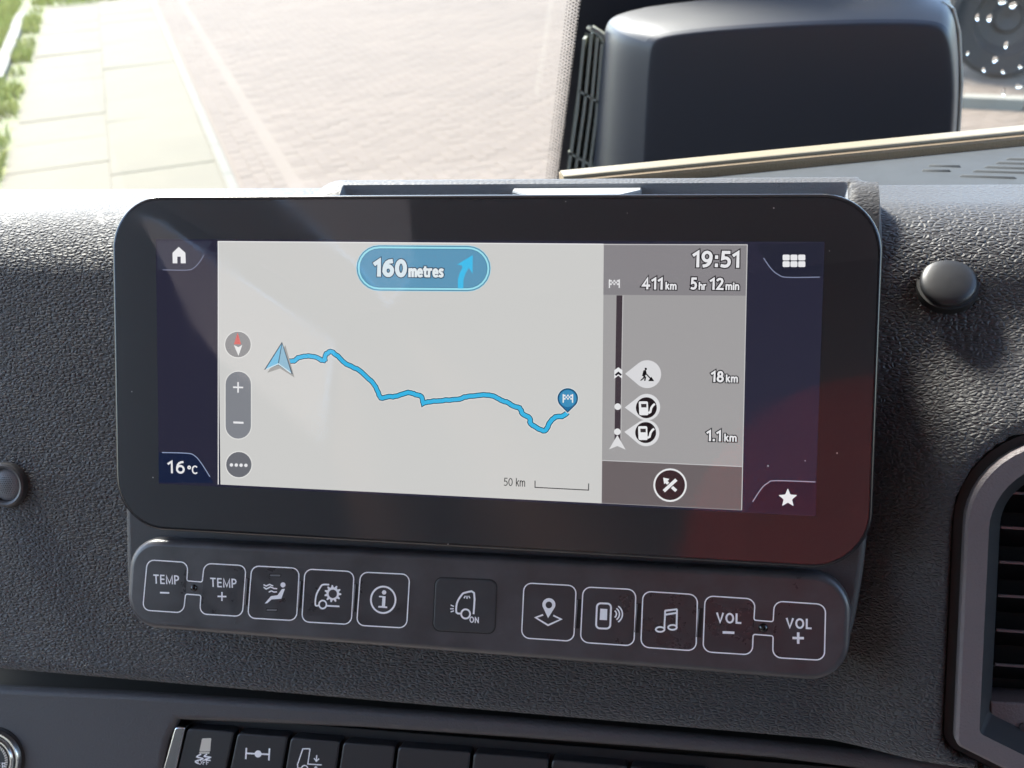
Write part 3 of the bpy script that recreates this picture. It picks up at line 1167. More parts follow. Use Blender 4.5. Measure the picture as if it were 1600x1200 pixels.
e0, e1 = on_pane(869, 300, 0.002), on_pane(911, -30, 0.002)
ed = (e1 - e0)
lo, hi = e0 - ed * 0.6, e0 + ed * 2.6
x0_ = (PT + pd * (xe - 0.002) - PT)
bl = PT + pnn * 0.002 + pd * (xe - 0.002) + pup * (lo - PT).dot(pup)
br_ = PT + pnn * 0.002 + pd * (xe - 0.002) + pup * (hi - PT).dot(pup)
mesh('frit_band', [lo, bl, br_, hi], [(0, 1, 2, 3)], MT['frit'], wsn)
V, F = [], []
edl = ed.length
edn = ed.normalized()
out = -(pnn.cross(edn)) if (pnn.cross(edn)).dot(pd) > 0 else pnn.cross(edn)
pitch = 0.0032
nrow = int(edl * 3.1 / pitch)
for i in range(nrow):
    for c_ in range(5):
        rad = 0.00140 - 0.00017 * c_
        cpt = lo + edn * (i + 0.5 * (c_ % 2)) * pitch + out * (0.0008 + c_ * 0.0027)
        b = len(V)
        V += [cpt + edn * rad * math.cos(a_ * math.pi / 3) + out * rad * math.sin(a_ * math.pi / 3) for a_ in range(6)]
        F.append(tuple(range(b, b + 6)))
fd = mesh('frit_dots', V, F, MT['frit'], wsn)
fd['kind'] = 'stuff'

# housing with slatted vent in the corner of the windscreen
HY = 0.50
def ony(x, y, yy):
    r = ray(x, y)
    s = (yy - CL.y) / r.y
    return CL + r * s
mh = thing('corner_monitor_housing', 'large navy-black housing with slatted vent on its left at the windscreen corner', 'monitor housing', ony(1230, 240, HY), M_UP)
def hp(pts, y):
    return [ony(a, b, y) for a, b in pts]
# rounded body as stacked outlines from the face (near) to the back (far)
face = [(1000, 290), (1010, 90), (1014, 66), (1032, 52), (1200, 38), (1360, 33), (1455, 35), (1478, 42), (1488, 66), (1494, 130), (1490, 200), (1482, 290)]
shoulder = [(948, 292), (958, 78), (964, 52), (988, 34), (1200, 14), (1360, 6), (1462, 4), (1486, 16), (1496, 45), (1499, 130), (1494, 204), (1487, 292)]
top = [(926, 294), (943, 60), (950, 36), (972, 18), (1200, -6), (1360, -14), (1466, -14), (1488, 0), (1496, 40), (1500, 130), (1496, 206), (1489, 294)]
back = [(905, 294), (930, 40), (940, 22), (964, 2), (1200, -28), (1360, -36), (1466, -34), (1486, -18), (1494, 30), (1498, 130), (1494, 208), (1488, 294)]
def smoothpts(pts, n=3):
    out_ = []
    m = len(pts)
    for i in range(m - 1):
        p0 = Vector(pts[max(0, i - 1)]); p1 = Vector(pts[i]); p2 = Vector(pts[i + 1]); p3 = Vector(pts[min(m - 1, i + 2)])
        for k in range(n):
            t = k / n
            out_.append(0.5 * ((2 * p1) + (p2 - p0) * t + (2 * p0 - 5 * p1 + 4 * p2 - p3) * t * t + (3 * p1 - p0 - 3 * p2 + p3) * t ** 3))
    out_.append(Vector(pts[-1]))
    return out_
f_in = [(x + (1250 - x) * 0.05, y + (190 - y) * 0.08 if y < 250 else y) for x, y in face]
f_e = [(x + (1250 - x) * 0.012, y + (190 - y) * 0.02 if y < 250 else y) for x, y in face]
rings = [hp(f_in, HY - 0.0022), hp(f_e, HY - 0.0016), hp(face, HY), hp(shoulder, HY + 0.016), hp(top, HY + 0.045), hp(back, HY + 0.085)]
V, F = [], []
m = len(face)
for rg in rings:
    V += rg
for r in range(len(rings) - 1):
    for i in range(m - 1):
        F.append((r * m + i, r * m + i + 1, (r + 1) * m + i + 1, (r + 1) * m + i))
F.append(tuple(range((len(rings) - 1) * m, len(rings) * m)))
F.append(tuple(range(m))[::-1])
fm = [0 if k < 2 * (m - 1) or k >= len(F) - 2 or (k % (m - 1)) < 2 else 1 for k in range(len(F))]  # paler copy on the top and right sides carries skylight in its colour
sh = fixn(mesh('shell', V, F, None, mh, smooth=True, mats=[MT['mirrorface'], MT['mirror']], fmat=fm))
md = sh.modifiers.new('round', 'SUBSURF')
md.levels = md.render_levels = 2
# louvres on the left flank: slanted bars between two levels, with two small cross ties
VB = [(918, 62, 884, 292, 0.088), (927, 55, 898, 290, 0.080), (936, 58, 910, 288, 0.070), (945, 70, 921, 286, 0.060)]
bars = [((913, 60), (886, 285)), ((925, 52), (897, 285)), ((934, 58), (908, 285)), ((941, 68), (919, 285))]
vy = HY + 0.052
for (a, b) in bars:
    mid = ((a[0] + b[0]) / 2 + 2.5, (a[1] + b[1]) / 2)
    pts = [ony(*a, vy), ony(*mid, vy), ony(*b, vy)]
    V, F = [], []
    for p in pts:
        V += [p + Vector((dx, dy, 0)) for dx, dy in ((-0.0013, -0.002), (0.0013, -0.002), (0.0013, 0.012), (-0.0013, 0.012))]
    for r in range(2):
        for i in range(4):
            F.append((r * 4 + i, r * 4 + (i + 1) % 4, r * 4 + 4 + (i + 1) % 4, r * 4 + 4 + i))
    F += [(0, 1, 2, 3), (8, 11, 10, 9)]
    fixn(mesh('vent_bar', V, F, MT['louvre'], mh))
for (a, b) in (((905, 142), (936, 160)), ((888, 238), (920, 256))):
    p, q = ony(*a, vy - 0.001), ony(*b, vy - 0.001)
    V = [p + Vector((0, 0, s)) + Vector((0, y_, 0)) for s in (-0.0012, 0.0012) for y_ in (-0.001, 0.004)] + [q + Vector((0, 0, s)) + Vector((0, y_, 0)) for s in (-0.0012, 0.0012) for y_ in (-0.001, 0.004)]
    fixn(mesh('cross_tie', V, [(0, 1, 5, 4), (2, 6, 7, 3), (0, 4, 6, 2), (1, 3, 7, 5)], MT['louvre'], mh))
V = [ony(*p, y_) for y_ in (vy + 0.0125, vy + 0.016) for p in ((914, 50), (946, 64), (945, 140), (925, 290), (882, 290))]
fixn(mesh('vent_recess', V, [(0, 1, 2, 3, 4), (9, 8, 7, 6, 5)] + [(i, (i + 1) % 5, 5 + (i + 1) % 5, 5 + i) for i in range(5)], plastic('grey_green_recess', (0.06, 0.065, 0.06), 0.5), mh))
fr = [ony(*p, vy - 0.002) for p in ((919, 44), (938, 56), (949, 72), (947, 140), (936, 220), (926, 285))]
V, F = [], []
for p in fr:
    V += [p + Vector((dx, dy, 0)) for dx, dy in ((-0.002, 0), (0.0025, -0.003), (0.0025, 0.015), (-0.002, 0.015))]
for r in range(len(fr) - 1):
    for i in range(4):
        F.append((r * 4 + i, r * 4 + (i + 1) % 4, r * 4 + 4 + (i + 1) % 4, r * 4 + 4 + i))
fixn(mesh('vent_frame', V, F, MT['louvre'], mh, smooth=True))
# pale seal along the right edge of the housing
sl = [ony(*p, HY + 0.03) for p in ((1470, 2), (1490, 14), (1499, 50), (1502.5, 130), (1498, 205), (1492, 270))]
V, F = [], []
for p in sl:
    V += [p + Vector((dx, dy, 0)) for dx, dy in ((-0.0015, 0), (0.0012, -0.001), (0.0012, 0.012), (-0.0015, 0.012))]
for r in range(len(sl) - 1):
    for i in range(4):
        F.append((r * 4 + i, r * 4 + (i + 1) % 4, r * 4 + 4 + (i + 1) % 4, r * 4 + 4 + i))
fixn(mesh('edge_seal', V, F, MT['seal'], mh, smooth=True))

# windscreen pillar hidden behind the housing, then the side window with rain drops
pil = thing('windscreen_pillar', 'dark windscreen pillar behind the monitor housing', 'pillar', PT + pd * (xe + 0.03), M_UP)
V = [PT + pd * (xe + a) + pup * b + pnn * c for b in (-0.3, 0.86) for a, c in ((0.002, 0.03), (0.05, 0.03), (0.05, -0.06), (0.002, -0.06))]
fixn(mesh('post', V, [(0, 1, 5, 4), (1, 2, 6, 5), (2, 3, 7, 6), (3, 0, 4, 7), (0, 3, 2, 1), (4, 5, 6, 7)], MT['frit'], pil))
SW0 = PT + pd * (xe + 0.052)
sd = Vector((math.cos(TA - R(62)), math.sin(TA - R(62)), 0))
sn = Vector((0, 0, 1)).cross(sd)                      # outwards
if sn.dot(Vector((1, 1, 0))) < 0:
    sn = -sn
sw = thing('side_window', 'side window pane dotted with rain drops right of the housing', 'side window', SW0, M_UP)
V = [SW0 + sd * a + Vector((0, 0, b)) + sn * c for c in (0, 0.005) for a, b in ((0, -0.2), (0.62, -0.2), (0.62, 0.84), (0, 0.84))]
fixn(mesh('glass_pane', V, [(0, 1, 2, 3), (4, 7, 6, 5), (0, 4, 5, 1), (1, 5, 6, 2), (2, 6, 7, 3), (3, 7, 4, 0)], MT['glass'], sw))
M_DROP, nt, p = newmat('rain_drop')
p.inputs['Transmission Weight'].default_value = 1.0
p.inputs['Roughness'].default_value = 0.12
p.inputs['IOR'].default_value = 1.33
drops = [(1527, 27, 4.6), (1546, 28, 5), (1572, 70, 6), (1555, 93, 5), (1567, 112, 4), (1592, 135, 6), (1568, 144, 5), (1512, 83, 3.5), (1583, 8, 7), (1566, 3, 6), (1594, 104, 3), (1537, 109, 3.5)]
random.seed(5)
for (x, y, r_) in drops:
    r3 = ray(x, y)
    s = (SW0 + sn * 0.0052 - CL).dot(sn) / r3.dot(sn)
    c = CL + r3 * s
    rr = 0.75 * r_ / FPX * (c - CL).length
    V, F = [], []
    n1, n2 = 12, 4
    ja, jb, jc = random.uniform(0.7, 1.1), random.uniform(0.9, 1.6), random.uniform(0, 6)
    for i in range(n2 + 1):
        f_ = i / n2 * math.pi / 2
        for j in range(n1):
            a_ = 2 * math.pi * j / n1
            q_ = rr * (1 + 0.18 * math.sin(2 * a_ + jc) + 0.1 * math.sin(3 * a_ + jc))
            V.append(c + sd * q_ * ja * math.cos(f_) * math.cos(a_) / 0.75 + Vector((0, 0, 1)) * q_ * jb * math.cos(f_) * math.sin(a_) + sn * rr * 0.35 * math.sin(f_))
    for i in range(n2):
        for j in range(n1):
            F.append((i * n1 + j, i * n1 + (j + 1) % n1, (i + 1) * n1 + (j + 1) % n1, (i + 1) * n1 + j))
    F.append(tuple(range(n1))[::-1])
    fixn(mesh('rain_drop', V, F, M_DROP, sw, smooth=True))

# ================================================================== CENTRE POD, DISPLAY
# grained pod that carries display and button strip
pod = thing('centre_pod', 'grained dark plastic pod carrying the display and its button strip', 'pod', (0, -0.1, -0.04))
po = px([(193, 700), (196, 905), (203, 962), (240, 978), (1270, 1050), (1322, 1020), (1336, 975), (1356, 860), (1360, 700), (1330, 360), (240, 360)], -0.016)
slab('pod_body', rounded([(p.x, p.y) for p in po], [0.002, 0.01, 0.012, 0.01, 0.01, 0.012, 0.02, 0.02, 0.01, 0.01, 0.01], 5), -0.060, -0.016, MT['pod'], pod, 0.003)
# foot that joins the pod to the dash (narrower, in shade)

disp = thing('navigation_display', 'wide rounded touchscreen display showing a navigation route map', 'display', (0, 0, -0.008))
GO = rounded([(-0.1682, -0.0777), (0.1688, -0.0777), (0.1688, 0.0752), (-0.1682, 0.0752)], 0.0245, 14)
slab('housing', rounded([(-0.166, -0.0755), (0.1665, -0.0755), (0.1665, 0.073), (-0.166, 0.073)], 0.023, 12), -0.030, -0.0060, MT['housing'], disp, 0.003)
slab('rim', GO, -0.0072, -0.0002, MT['rim'], disp, 0.0016, 5)
GI = inset(ccw(GO), 0.0020)
mesh('bezel', [(p.x, p.y, -0.0001) for p in GI], [tuple(range(len(GI)))], MT['bezel'], disp)
mesh('cover_glass', [(p.x, p.y, 0.0011) for p in GI] + [(p.x, p.y, -0.00005) for p in GI],
     [tuple(range(len(GI)))] + [(i, (i + 1) % len(GI), len(GI) + (i + 1) % len(GI), len(GI) + i) for i in range(len(GI))],
     MT['cover'], disp)

W_, H_ = 0.2922 / 2, 0.11158 / 2
scr = mesh('screen', [(-W_, -H_, 0.0), (W_, -H_, 0.0), (W_, H_, 0.0), (-W_, H_, 0.0)], [(0, 1, 2, 3)], glow(44, 44, 62), disp)
ORG[scr.name] = ORG[disp.name]
L1, L2, L3, L4, L5, L6, L7 = [0.00012 * k for k in range(1, 8)]
# corner tabs with their thin light lines
tabs = {
    'home_tab': ([(246, 377), (246, 421.5), (292, 422), (303, 418.5), (312, 409), (322, 392), (332, 377)], [(254, 421.6), (292, 422), (303, 418.5), (312, 409), (319, 398)], glow(54, 57, 74), glow(120, 125, 150)),
    'temperature_tab': ([(248, 754), (248, 707), (292, 708.2), (304, 712), (314, 723), (326, 742), (334, 755)], [(253, 707), (292, 708.2), (304, 712), (314, 723), (328, 745)], glow(26, 36, 64), glow(150, 165, 195)),
    'menu_tab': ([(1286, 380), (1284, 432.8), (1230, 433.3), (1216, 429), (1205, 420), (1193, 403), (1180, 381)], [(1281, 433), (1230, 433.3), (1216, 429), (1205, 420), (1193, 403)], glow(38, 40, 56), glow(130, 138, 165)),
    'favourites_tab': ([(1275, 805), (1276, 753), (1212, 751), (1200, 754.5), (1190, 763), (1178, 781), (1166, 799)], [(1274, 753), (1212, 751), (1200, 754.5), (1190, 763), (1176, 784)], glow(40, 36, 52), glow(165, 155, 175)),
}
for nm, (pg, ln, mf, ml) in tabs.items():
    t = flat(nm, pg, L1, mf, disp)
    strokes('tab_line', [[tuple(q) for q in smoothpts(ln, 5)]], 1.5, L2, ml, t)
WHT = glow(243, 243, 246)
DARK = glow(30, 28, 34)
c = crop(240, 365, 6.6667)
ic = flat('home_icon', c([(262, 138), (331, 200), (335, 309), (283, 309), (282, 240), (247, 240), (247, 309), (199, 309), (197, 200)]), L3, WHT, disp)
text('temperature_text', '16', (262, 739.5), (289, 740.3), 20, L3, WHT, disp, bold=0.16, gap=0.18)
text('degree_text', '\u00b0C', (293, 740.5), (308.5, 741), 13.5, L3, WHT, disp, bold=0.16, gap=0.08)
for ry0, ry1 in ((397.8, 406.9), (408.2, 417.2)):
    for cx0, cx1 in ((1222.9, 1233.9), (1235.1, 1246), (1247.2, 1258.3)):
        flat('menu_tile', [tuple(q) for q in rounded([(cx0, ry0), (cx1, ry0), (cx1, ry1), (cx0, ry1)], 1.8, 3)], L3, WHT, disp)
st = []
for k in range(10):
    rr = 15.6 if k % 2 == 0 else 6.9
    st.append((1231 + rr * math.sin(k * math.pi / 5), 778.3 - rr * math.cos(k * math.pi / 5)))
flat('star_icon', [tuple(q) for q in rounded(st, 1.6, 3)], L3, WHT, disp)

# map
mp = flat('map_view', [(340, 376.5), (943.5, 381), (940, 786.5), (344.5, 757)], L1, glow(214, 214, 212), disp)
strokes('map_edge', [[(341, 757), (341, 377.3), (943, 381.6)]], 1.6, L2, glow(240, 240, 240), mp)
ba = poly('turn_banner', [stadium(592.5, 731, 418.7, 419.6, 36.2)], L2, glow(178, 222, 238), disp)
for rr, cc, lw in ((35.2, (70, 135, 168), L2 + 2e-5), (33.7, (165, 232, 248), L2 + 4e-5), (30.6, (60, 120, 155), L2 + 6e-5), (29.8, (100, 158, 192), L2 + 8e-5)):
    poly('banner_band', [stadium(592.5, 731, 418.7, 419.6, rr)], lw, glow(*cc), ba)
OUTB = glow(40, 62, 86)
text('distance_text', '160', (583, 432.6), (636, 433.6), 28.5, L4, glow(226, 240, 248), disp, bold=0.235, gap=0.08, outline=1.4, om=OUTB)
text('unit_text', 'metres', (638, 433.4), (693.5, 434.0), 18.5, L4, glow(238, 246, 250), disp, bold=0.215, gap=0.05, outline=1.4, om=OUTB)
c = crop(540, 370, 6.6667)
flat('turn_arrow', c([(1170, 538), (1170, 440), (1190, 372), (1217, 322), (1214, 300), (1160, 290), (1325, 190), (1322, 385), (1284, 322), (1250, 378), (1228, 448), (1226, 538)]), L4, glow(72, 198, 246), disp)

cb = flat('compass_button', circ(371.8, 538.3, 21.6), L2, glow(232, 232, 230), disp)
flat('button_face', circ(371.8, 538.3, 20.0), L3, glow(150, 150, 152), cb)
flat('red_needle', [(371.3, 519.5), (376.8, 538), (365.4, 538)], L4, glow(222, 112, 108), cb)
flat('white_needle', [(365.4, 539), (372.4, 542.5), (378.6, 539), (372.6, 556)], L4, glow(240, 240, 240), cb)
zb = flat('zoom_button', vstadium(372.3, 579, 687, 21.4), L2, glow(232, 232, 230), disp)
flat('button_face', vstadium(372.3, 580.6, 685.4, 19.8), L3, glow(136, 139, 146), zb)
strokes('plus_sign', [[(364, 605), (380, 605.5)], [(372, 597), (372, 613.5)]], 2.6, L4, WHT, zb)
strokes('minus_sign', [[(364.5, 660), (380.5, 660.6)]], 3.2, L4, WHT, zb)
db = flat('options_button', circ(373.2, 726, 21.4), L2, glow(235, 235, 233), disp)
flat('button_face', circ(373.2, 726, 19.8), L3, glow(112, 114, 121), db)
for x in (361.6, 369.2, 376.7, 384.2):
    flat('dot', circ(x, 726.4 + (x - 361) * 0.03, 2.7, 12), L4, WHT, db)

c4, c5 = crop(400, 520, 5.714), crop(640, 580, 5.333)
route = c4([(262, 262), (295, 254), (340, 250), (375, 225), (430, 208), (500, 212), (550, 222), (580, 242), (610, 243), (620, 200), (635, 182), (675, 170), (730, 208), (790, 268), (850, 300), (920, 335), (1000, 405), (1050, 455), (1085, 520), (1115, 582), (1170, 572), (1240, 568), (1310, 548), (1370, 532), (1420, 550), (1475, 570), (1490, 625)]) + \
    c5([(140, 258), (200, 250), (300, 242), (420, 232), (470, 213), (550, 205), (620, 198), (700, 208), (760, 240), (820, 262), (870, 292), (915, 308), (945, 355), (1000, 393), (1008, 435), (1050, 465), (1100, 492), (1135, 490), (1165, 435), (1215, 380), (1270, 378), (1318, 342)])
rt = [tuple(q) for q in smoothpts(route, 4)]
random.seed(3)
rt = [(x + random.uniform(-.5, .5), y + random.uniform(-.5, .5)) for x, y in rt]
ro = strokes('route_line', [rt], 6.0, L4, glow(60, 188, 236), disp)
strokes('route_halo', [rt], 11.0, L2, glow(228, 230, 230), ro)
strokes('route_edge', [rt], 8.6, L3, glow(32, 68, 88), ro)
va = poly('position_arrow', [c4([(232, 80), (72, 331), (198, 288), (330, 372)])], L5, glow(58, 82, 100), disp)
flat('arrow_shadow', c4([(262, 110), (100, 358), (215, 318), (345, 400)]), L4 + 6e-5, glow(165, 165, 163), va)
flat('arrow_left_half', c4([(228, 100), (88, 322), (196, 274)]), L6, glow(120, 196, 232), va)
flat('arrow_right_half', c4([(234, 100), (203, 276), (314, 358)]), L6, glow(146, 190, 214), va)
strokes('arrow_ridge', [c4([(92, 324), (199, 277), (312, 358)])], 1.6, L7, glow(214, 238, 248), va)
def pinshape(cx, cy, r, tx, ty):
    return circ(cx, cy, r, 24, -38, 218) + [(tx, ty)]
pn_ = flat('destination_pin', pinshape(887.1, 622.6, 17.4, 887, 646.5), L5, glow(222, 230, 234), disp)
flat('pin_edge', pinshape(887.1, 622.6, 16.0, 887, 645), L5 + 6e-5, glow(26, 62, 96), pn_)
flat('pin_body', pinshape(887.1, 622.6, 14.6, 887, 643), L6, glow(36, 112, 160), pn_)
flat('pin_disc', circ(887.1, 622.8, 13.2), L6 + 5e-5, glow(66, 148, 194), pn_)

def flag(name, x0, x1, y0, y1, par, z, m, hh):
    lines = [[(x0, y0), (x0, y1)], [(x1, y0), (x1, y1)]]
    f = strokes(name, lines, 1.9, z, m, par)
    pls = []
    nc = 5
    cw = (x1 - x0 - 2) / nc
    rh = hh / 3
    for i in range(nc):
        for j in range(3):
            if (i + j) % 2 == 0:
                a, b = x0 + 1 + i * cw, y0 + 1.0 + j * rh
                pls.append([(a, b), (a + cw, b), (a + cw, b + rh), (a, b + rh)])
    poly('checks', pls, z + 3e-5, m, f)
    return f
flag('finish_flag', 880.1, 894.6, 615.8, 629.3, pn_, L7, WHT, 7.6)
text('scale_text', '50 km', (787, 759.0), (820.5, 760.6), 12.6, L4, glow(52, 52, 56), disp, bold=0.105, gap=0.12)
strokes('scale_bar', [[(836, 751), (836, 761.5), (919.6, 765.8), (919.8, 755.5)]], 1.5, L4, glow(62, 62, 66), disp)

# route information column
ip = flat('info_panel', [(943.5, 381), (1168, 381.6), (1158.5, 797.3), (940, 786.5)], L2, glow(168, 166, 167), disp)
flat('info_header', [(943.4, 382), (1167.5, 382.6), (1165.6, 462), (942.7, 460.6)], L3, glow(142, 139, 143), ip)
flat('info_footer', [(941, 719.6), (1160, 729), (1158.6, 796.5), (940.2, 785.8)], L3, glow(112, 104, 106), ip)
strokes('panel_lines', [[(944, 382), (1167.6, 382.6)], [(941, 719.4), (1160, 729)], [(1167.6, 382), (1158.8, 797)]], 1.2, L4, glow(205, 205, 206), ip)
K = dict(bold=0.185, gap=0.10, outline=1.7, om=DARK)
text('clock_text', '19:51', (1081.5, 418), (1156, 418.8), 26.5, L5, WHT, disp, **K)
text('route_length_text', '411', (1002.5, 452.2), (1036, 452.8), 19.2, L5, WHT, disp, **K)
text('route_length_unit', 'km', (1039.5, 452.6), (1057, 453), 12, L5, WHT, disp, bold=0.19, gap=0.08, outline=1.5, om=DARK)
text('hours_text', '5', (1078.5, 452.6), (1089, 452.8), 19.2, L5, WHT, disp, **K)
text('hours_unit', 'hr', (1091.5, 453), (1103.5, 453.2), 12, L5, WHT, disp, bold=0.19, gap=0.08, outline=1.5, om=DARK)
text('minutes_text', '12', (1108.5, 453), (1131, 453.3), 19.2, L5, WHT, disp, **K)
text('minutes_unit', 'min', (1133.5, 453.3), (1155, 453.6), 12, L5, WHT, disp, bold=0.19, gap=0.08, outline=1.5, om=DARK)
flag('flag_icon', 952.2, 967.6, 436.5, 450, disp, L5, glow(236, 236, 238), 7.8)
vl = strokes('route_bar', [[(968, 461.5), (966.4, 560), (964.8, 690)]], 9.0, L4, glow(70, 61, 68), disp)
strokes('bar_side', [[(973.4, 461.5), (971.6, 560), (970.0, 686)]], 1.4, L4, glow(200, 198, 199), vl)
c7 = crop(930, 550, 4.616)
ch_ = flat('traffic_mark', c7([(167, 110), (196, 132), (194, 192), (167, 170), (138, 192), (138, 132)]), L5, WHT, disp)
strokes('chevron_gap', [c7([(146, 168), (167, 150), (188, 168)])], 3.0, L6, DARK, ch_)
for (x, y) in ((965.2, 635.4), (964.6, 674.6)):
    d_ = flat('waypoint', circ(x, y, 5.2, 18), L5, glow(238, 238, 240), disp)
flat('position_mark', c7([(160, 600), (100, 702), (160, 678), (219, 704)]), L6, glow(232, 232, 234), disp)

def drop(name, cx, cy, r, tx, ty, z, m):
    d = math.hypot(tx - cx, ty - cy)
    b = math.degrees(math.acos(r / d))
    return flat(name, circ(cx, cy, r, 26, 180 - b, -180 + b) + [(tx, ty)], z, m, disp)
t1 = drop('roadworks_marker', 1011.2, 584.6, 21.8, 976.8, 584, L5, glow(226, 226, 229))
poly('worker_figure', [c7(q) for q in (
    [(355 + 9 * math.cos(k * 0.7854) + 10, 122 + 9 * math.sin(k * 0.7854)) for k in range(8)],
    [(348, 132), (366, 130), (372, 158), (352, 178), (338, 172)],
    [(352, 172), (344, 186), (322, 206), (334, 206), (352, 192), (362, 176)],
    [(356, 168), (368, 182), (362, 208), (352, 208), (356, 186)],
    [(362, 140), (372, 156), (400, 186), (394, 192), (364, 160)],
    [(382, 210), (404, 178), (426, 210)])], L6, glow(22, 20, 24), t1)
t3 = drop('fuel_marker', 1009.6, 676.6, 20.6, 975.6, 674.8, L5, glow(230, 230, 233))
t2 = drop('fuel_marker', 1010.6, 636.2, 20.8, 976.2, 636.8, L5 + 4e-5, glow(230, 230, 233))
for (mk, oy, ox) in ((t2, 0, 0), (t3, 179, -5)):
    sh_ = lambda q: c7([(x + ox, y + oy) for x, y in q])
    dd = flat('badge', [(a, b) for a, b in circ(930 + (369 + ox) / 4.616, 550 + (402 + oy) / 4.616, 16.4)], L6, glow(36, 28, 32), mk)
    flat('pump_body', [tuple(q) for q in rounded(sh_([(314, 356), (380, 356), (384, 456), (318, 456)]), 2.2, 3)], L6 + 4e-5, WHT, mk)
    flat('pump_window', sh_([(330, 374), (370, 374), (370, 400), (332, 400)]), L6 + 7e-5, glow(60, 54, 58), mk)
    strokes('pump_hose', [sh_([(384, 440), (398, 432), (404, 404), (416, 386), (430, 374)])], 3.2, L6 + 4e-5, WHT, mk)
text('roadworks_distance', '18', (1110.5, 597), (1131, 597.6), 17.8, L5, WHT, disp, **K)
text('roadworks_unit', 'km', (1134, 597.6), (1153, 598), 12.2, L5, WHT, disp, bold=0.19, gap=0.08, outline=1.5, om=DARK)
text('fuel_distance', '1.1', (1103.5, 689.3), (1127, 690), 17.8, L5, WHT, disp, **K)
text('fuel_unit', 'km', (1131.5, 690), (1151, 690.6), 12.2, L5, WHT, disp, bold=0.19, gap=0.08, outline=1.5, om=DARK)
rb_ = flat('route_options_button', circ(1047, 758, 26.2), L4, glow(240, 240, 242), disp)
flat('button_face', circ(1047, 758, 23.4), L5, glow(62, 44, 48), rb_)
strokes('crossed_paths', [[(1037.2, 767.4), (1056.8, 749.4)]], 4.8, L6 + 4e-5, WHT, rb_)
strokes('crossing_gap', [[(1037.2, 767.4), (1056.8, 749.4)]], 7.5, L6 + 2e-5, glow(62, 44, 48), rb_)
strokes('arrow_shaft', [[(1056.6, 767.0), (1040, 752)]], 4.6, L6, WHT, rb_)
flat('arrow_head', [(1036.2, 746.2), (1046.0, 748.4), (1037.8, 756.6)], L6 + 5e-5, WHT, rb_)
# specks of dust on the glass
random.seed(11)
M_DUST = plastic('dust', (0.55, 0.52, 0.48), 0.9)
for (x, y, r_) in ((1209, 325, 1.2), (1308, 708, 1.3), (239, 746, 0.9), (884, 315, 0.8), (1200, 728, 1.6), (1258, 720, 0.8), (1296, 392, 0.8), (206, 612, 0.7), (980, 333, 0.6), (700, 850, 0.7)):
    flat('dust_speck', circ(x, y, r_, 7), 0.00125, M_DUST, disp)

# ================================================================== BUTTON STRIP
BWZ = -0.0090
strip = thing('button_strip', 'dark grey strip of printed touch buttons under the display', 'button strip', (0, -0.106, -0.016))
so = px([(204, 843), (1280, 896), (1333, 908), (1328, 1066), (1283, 1068), (196, 978)], BWZ)
slab('plate', rounded([(p.x, p.y) for p in px([(203, 841), (1334, 899), (1325, 1069), (194, 980)], BWZ)], [0.014, 0.017, 0.017, 0.017], 10), -0.0165, BWZ, MT['plate'], strip, 0.0030, 5)
Z1, Z2 = BWZ + 0.00014, BWZ + 0.00026

def pill(name, corners, parent, mat, rad=0.0034, z=Z1):
    q = [(p.x, p.y) for p in px(corners, BWZ)]
    return slab(name, rounded(q, rad, 6), BWZ - 0.0008, z, mat, parent, 0.0001, 1)

def outline_print(name, corners, rad, parent, wd=1.9, z=Z2):
    q = rounded([(p.x, p.y) for p in px(corners, BWZ)], rad, 6)
    v, f = ribbon(q, wd * PXM, True)
    return mesh(name, [(p.x, p.y, z) for p in v], f, MT['print'], parent)

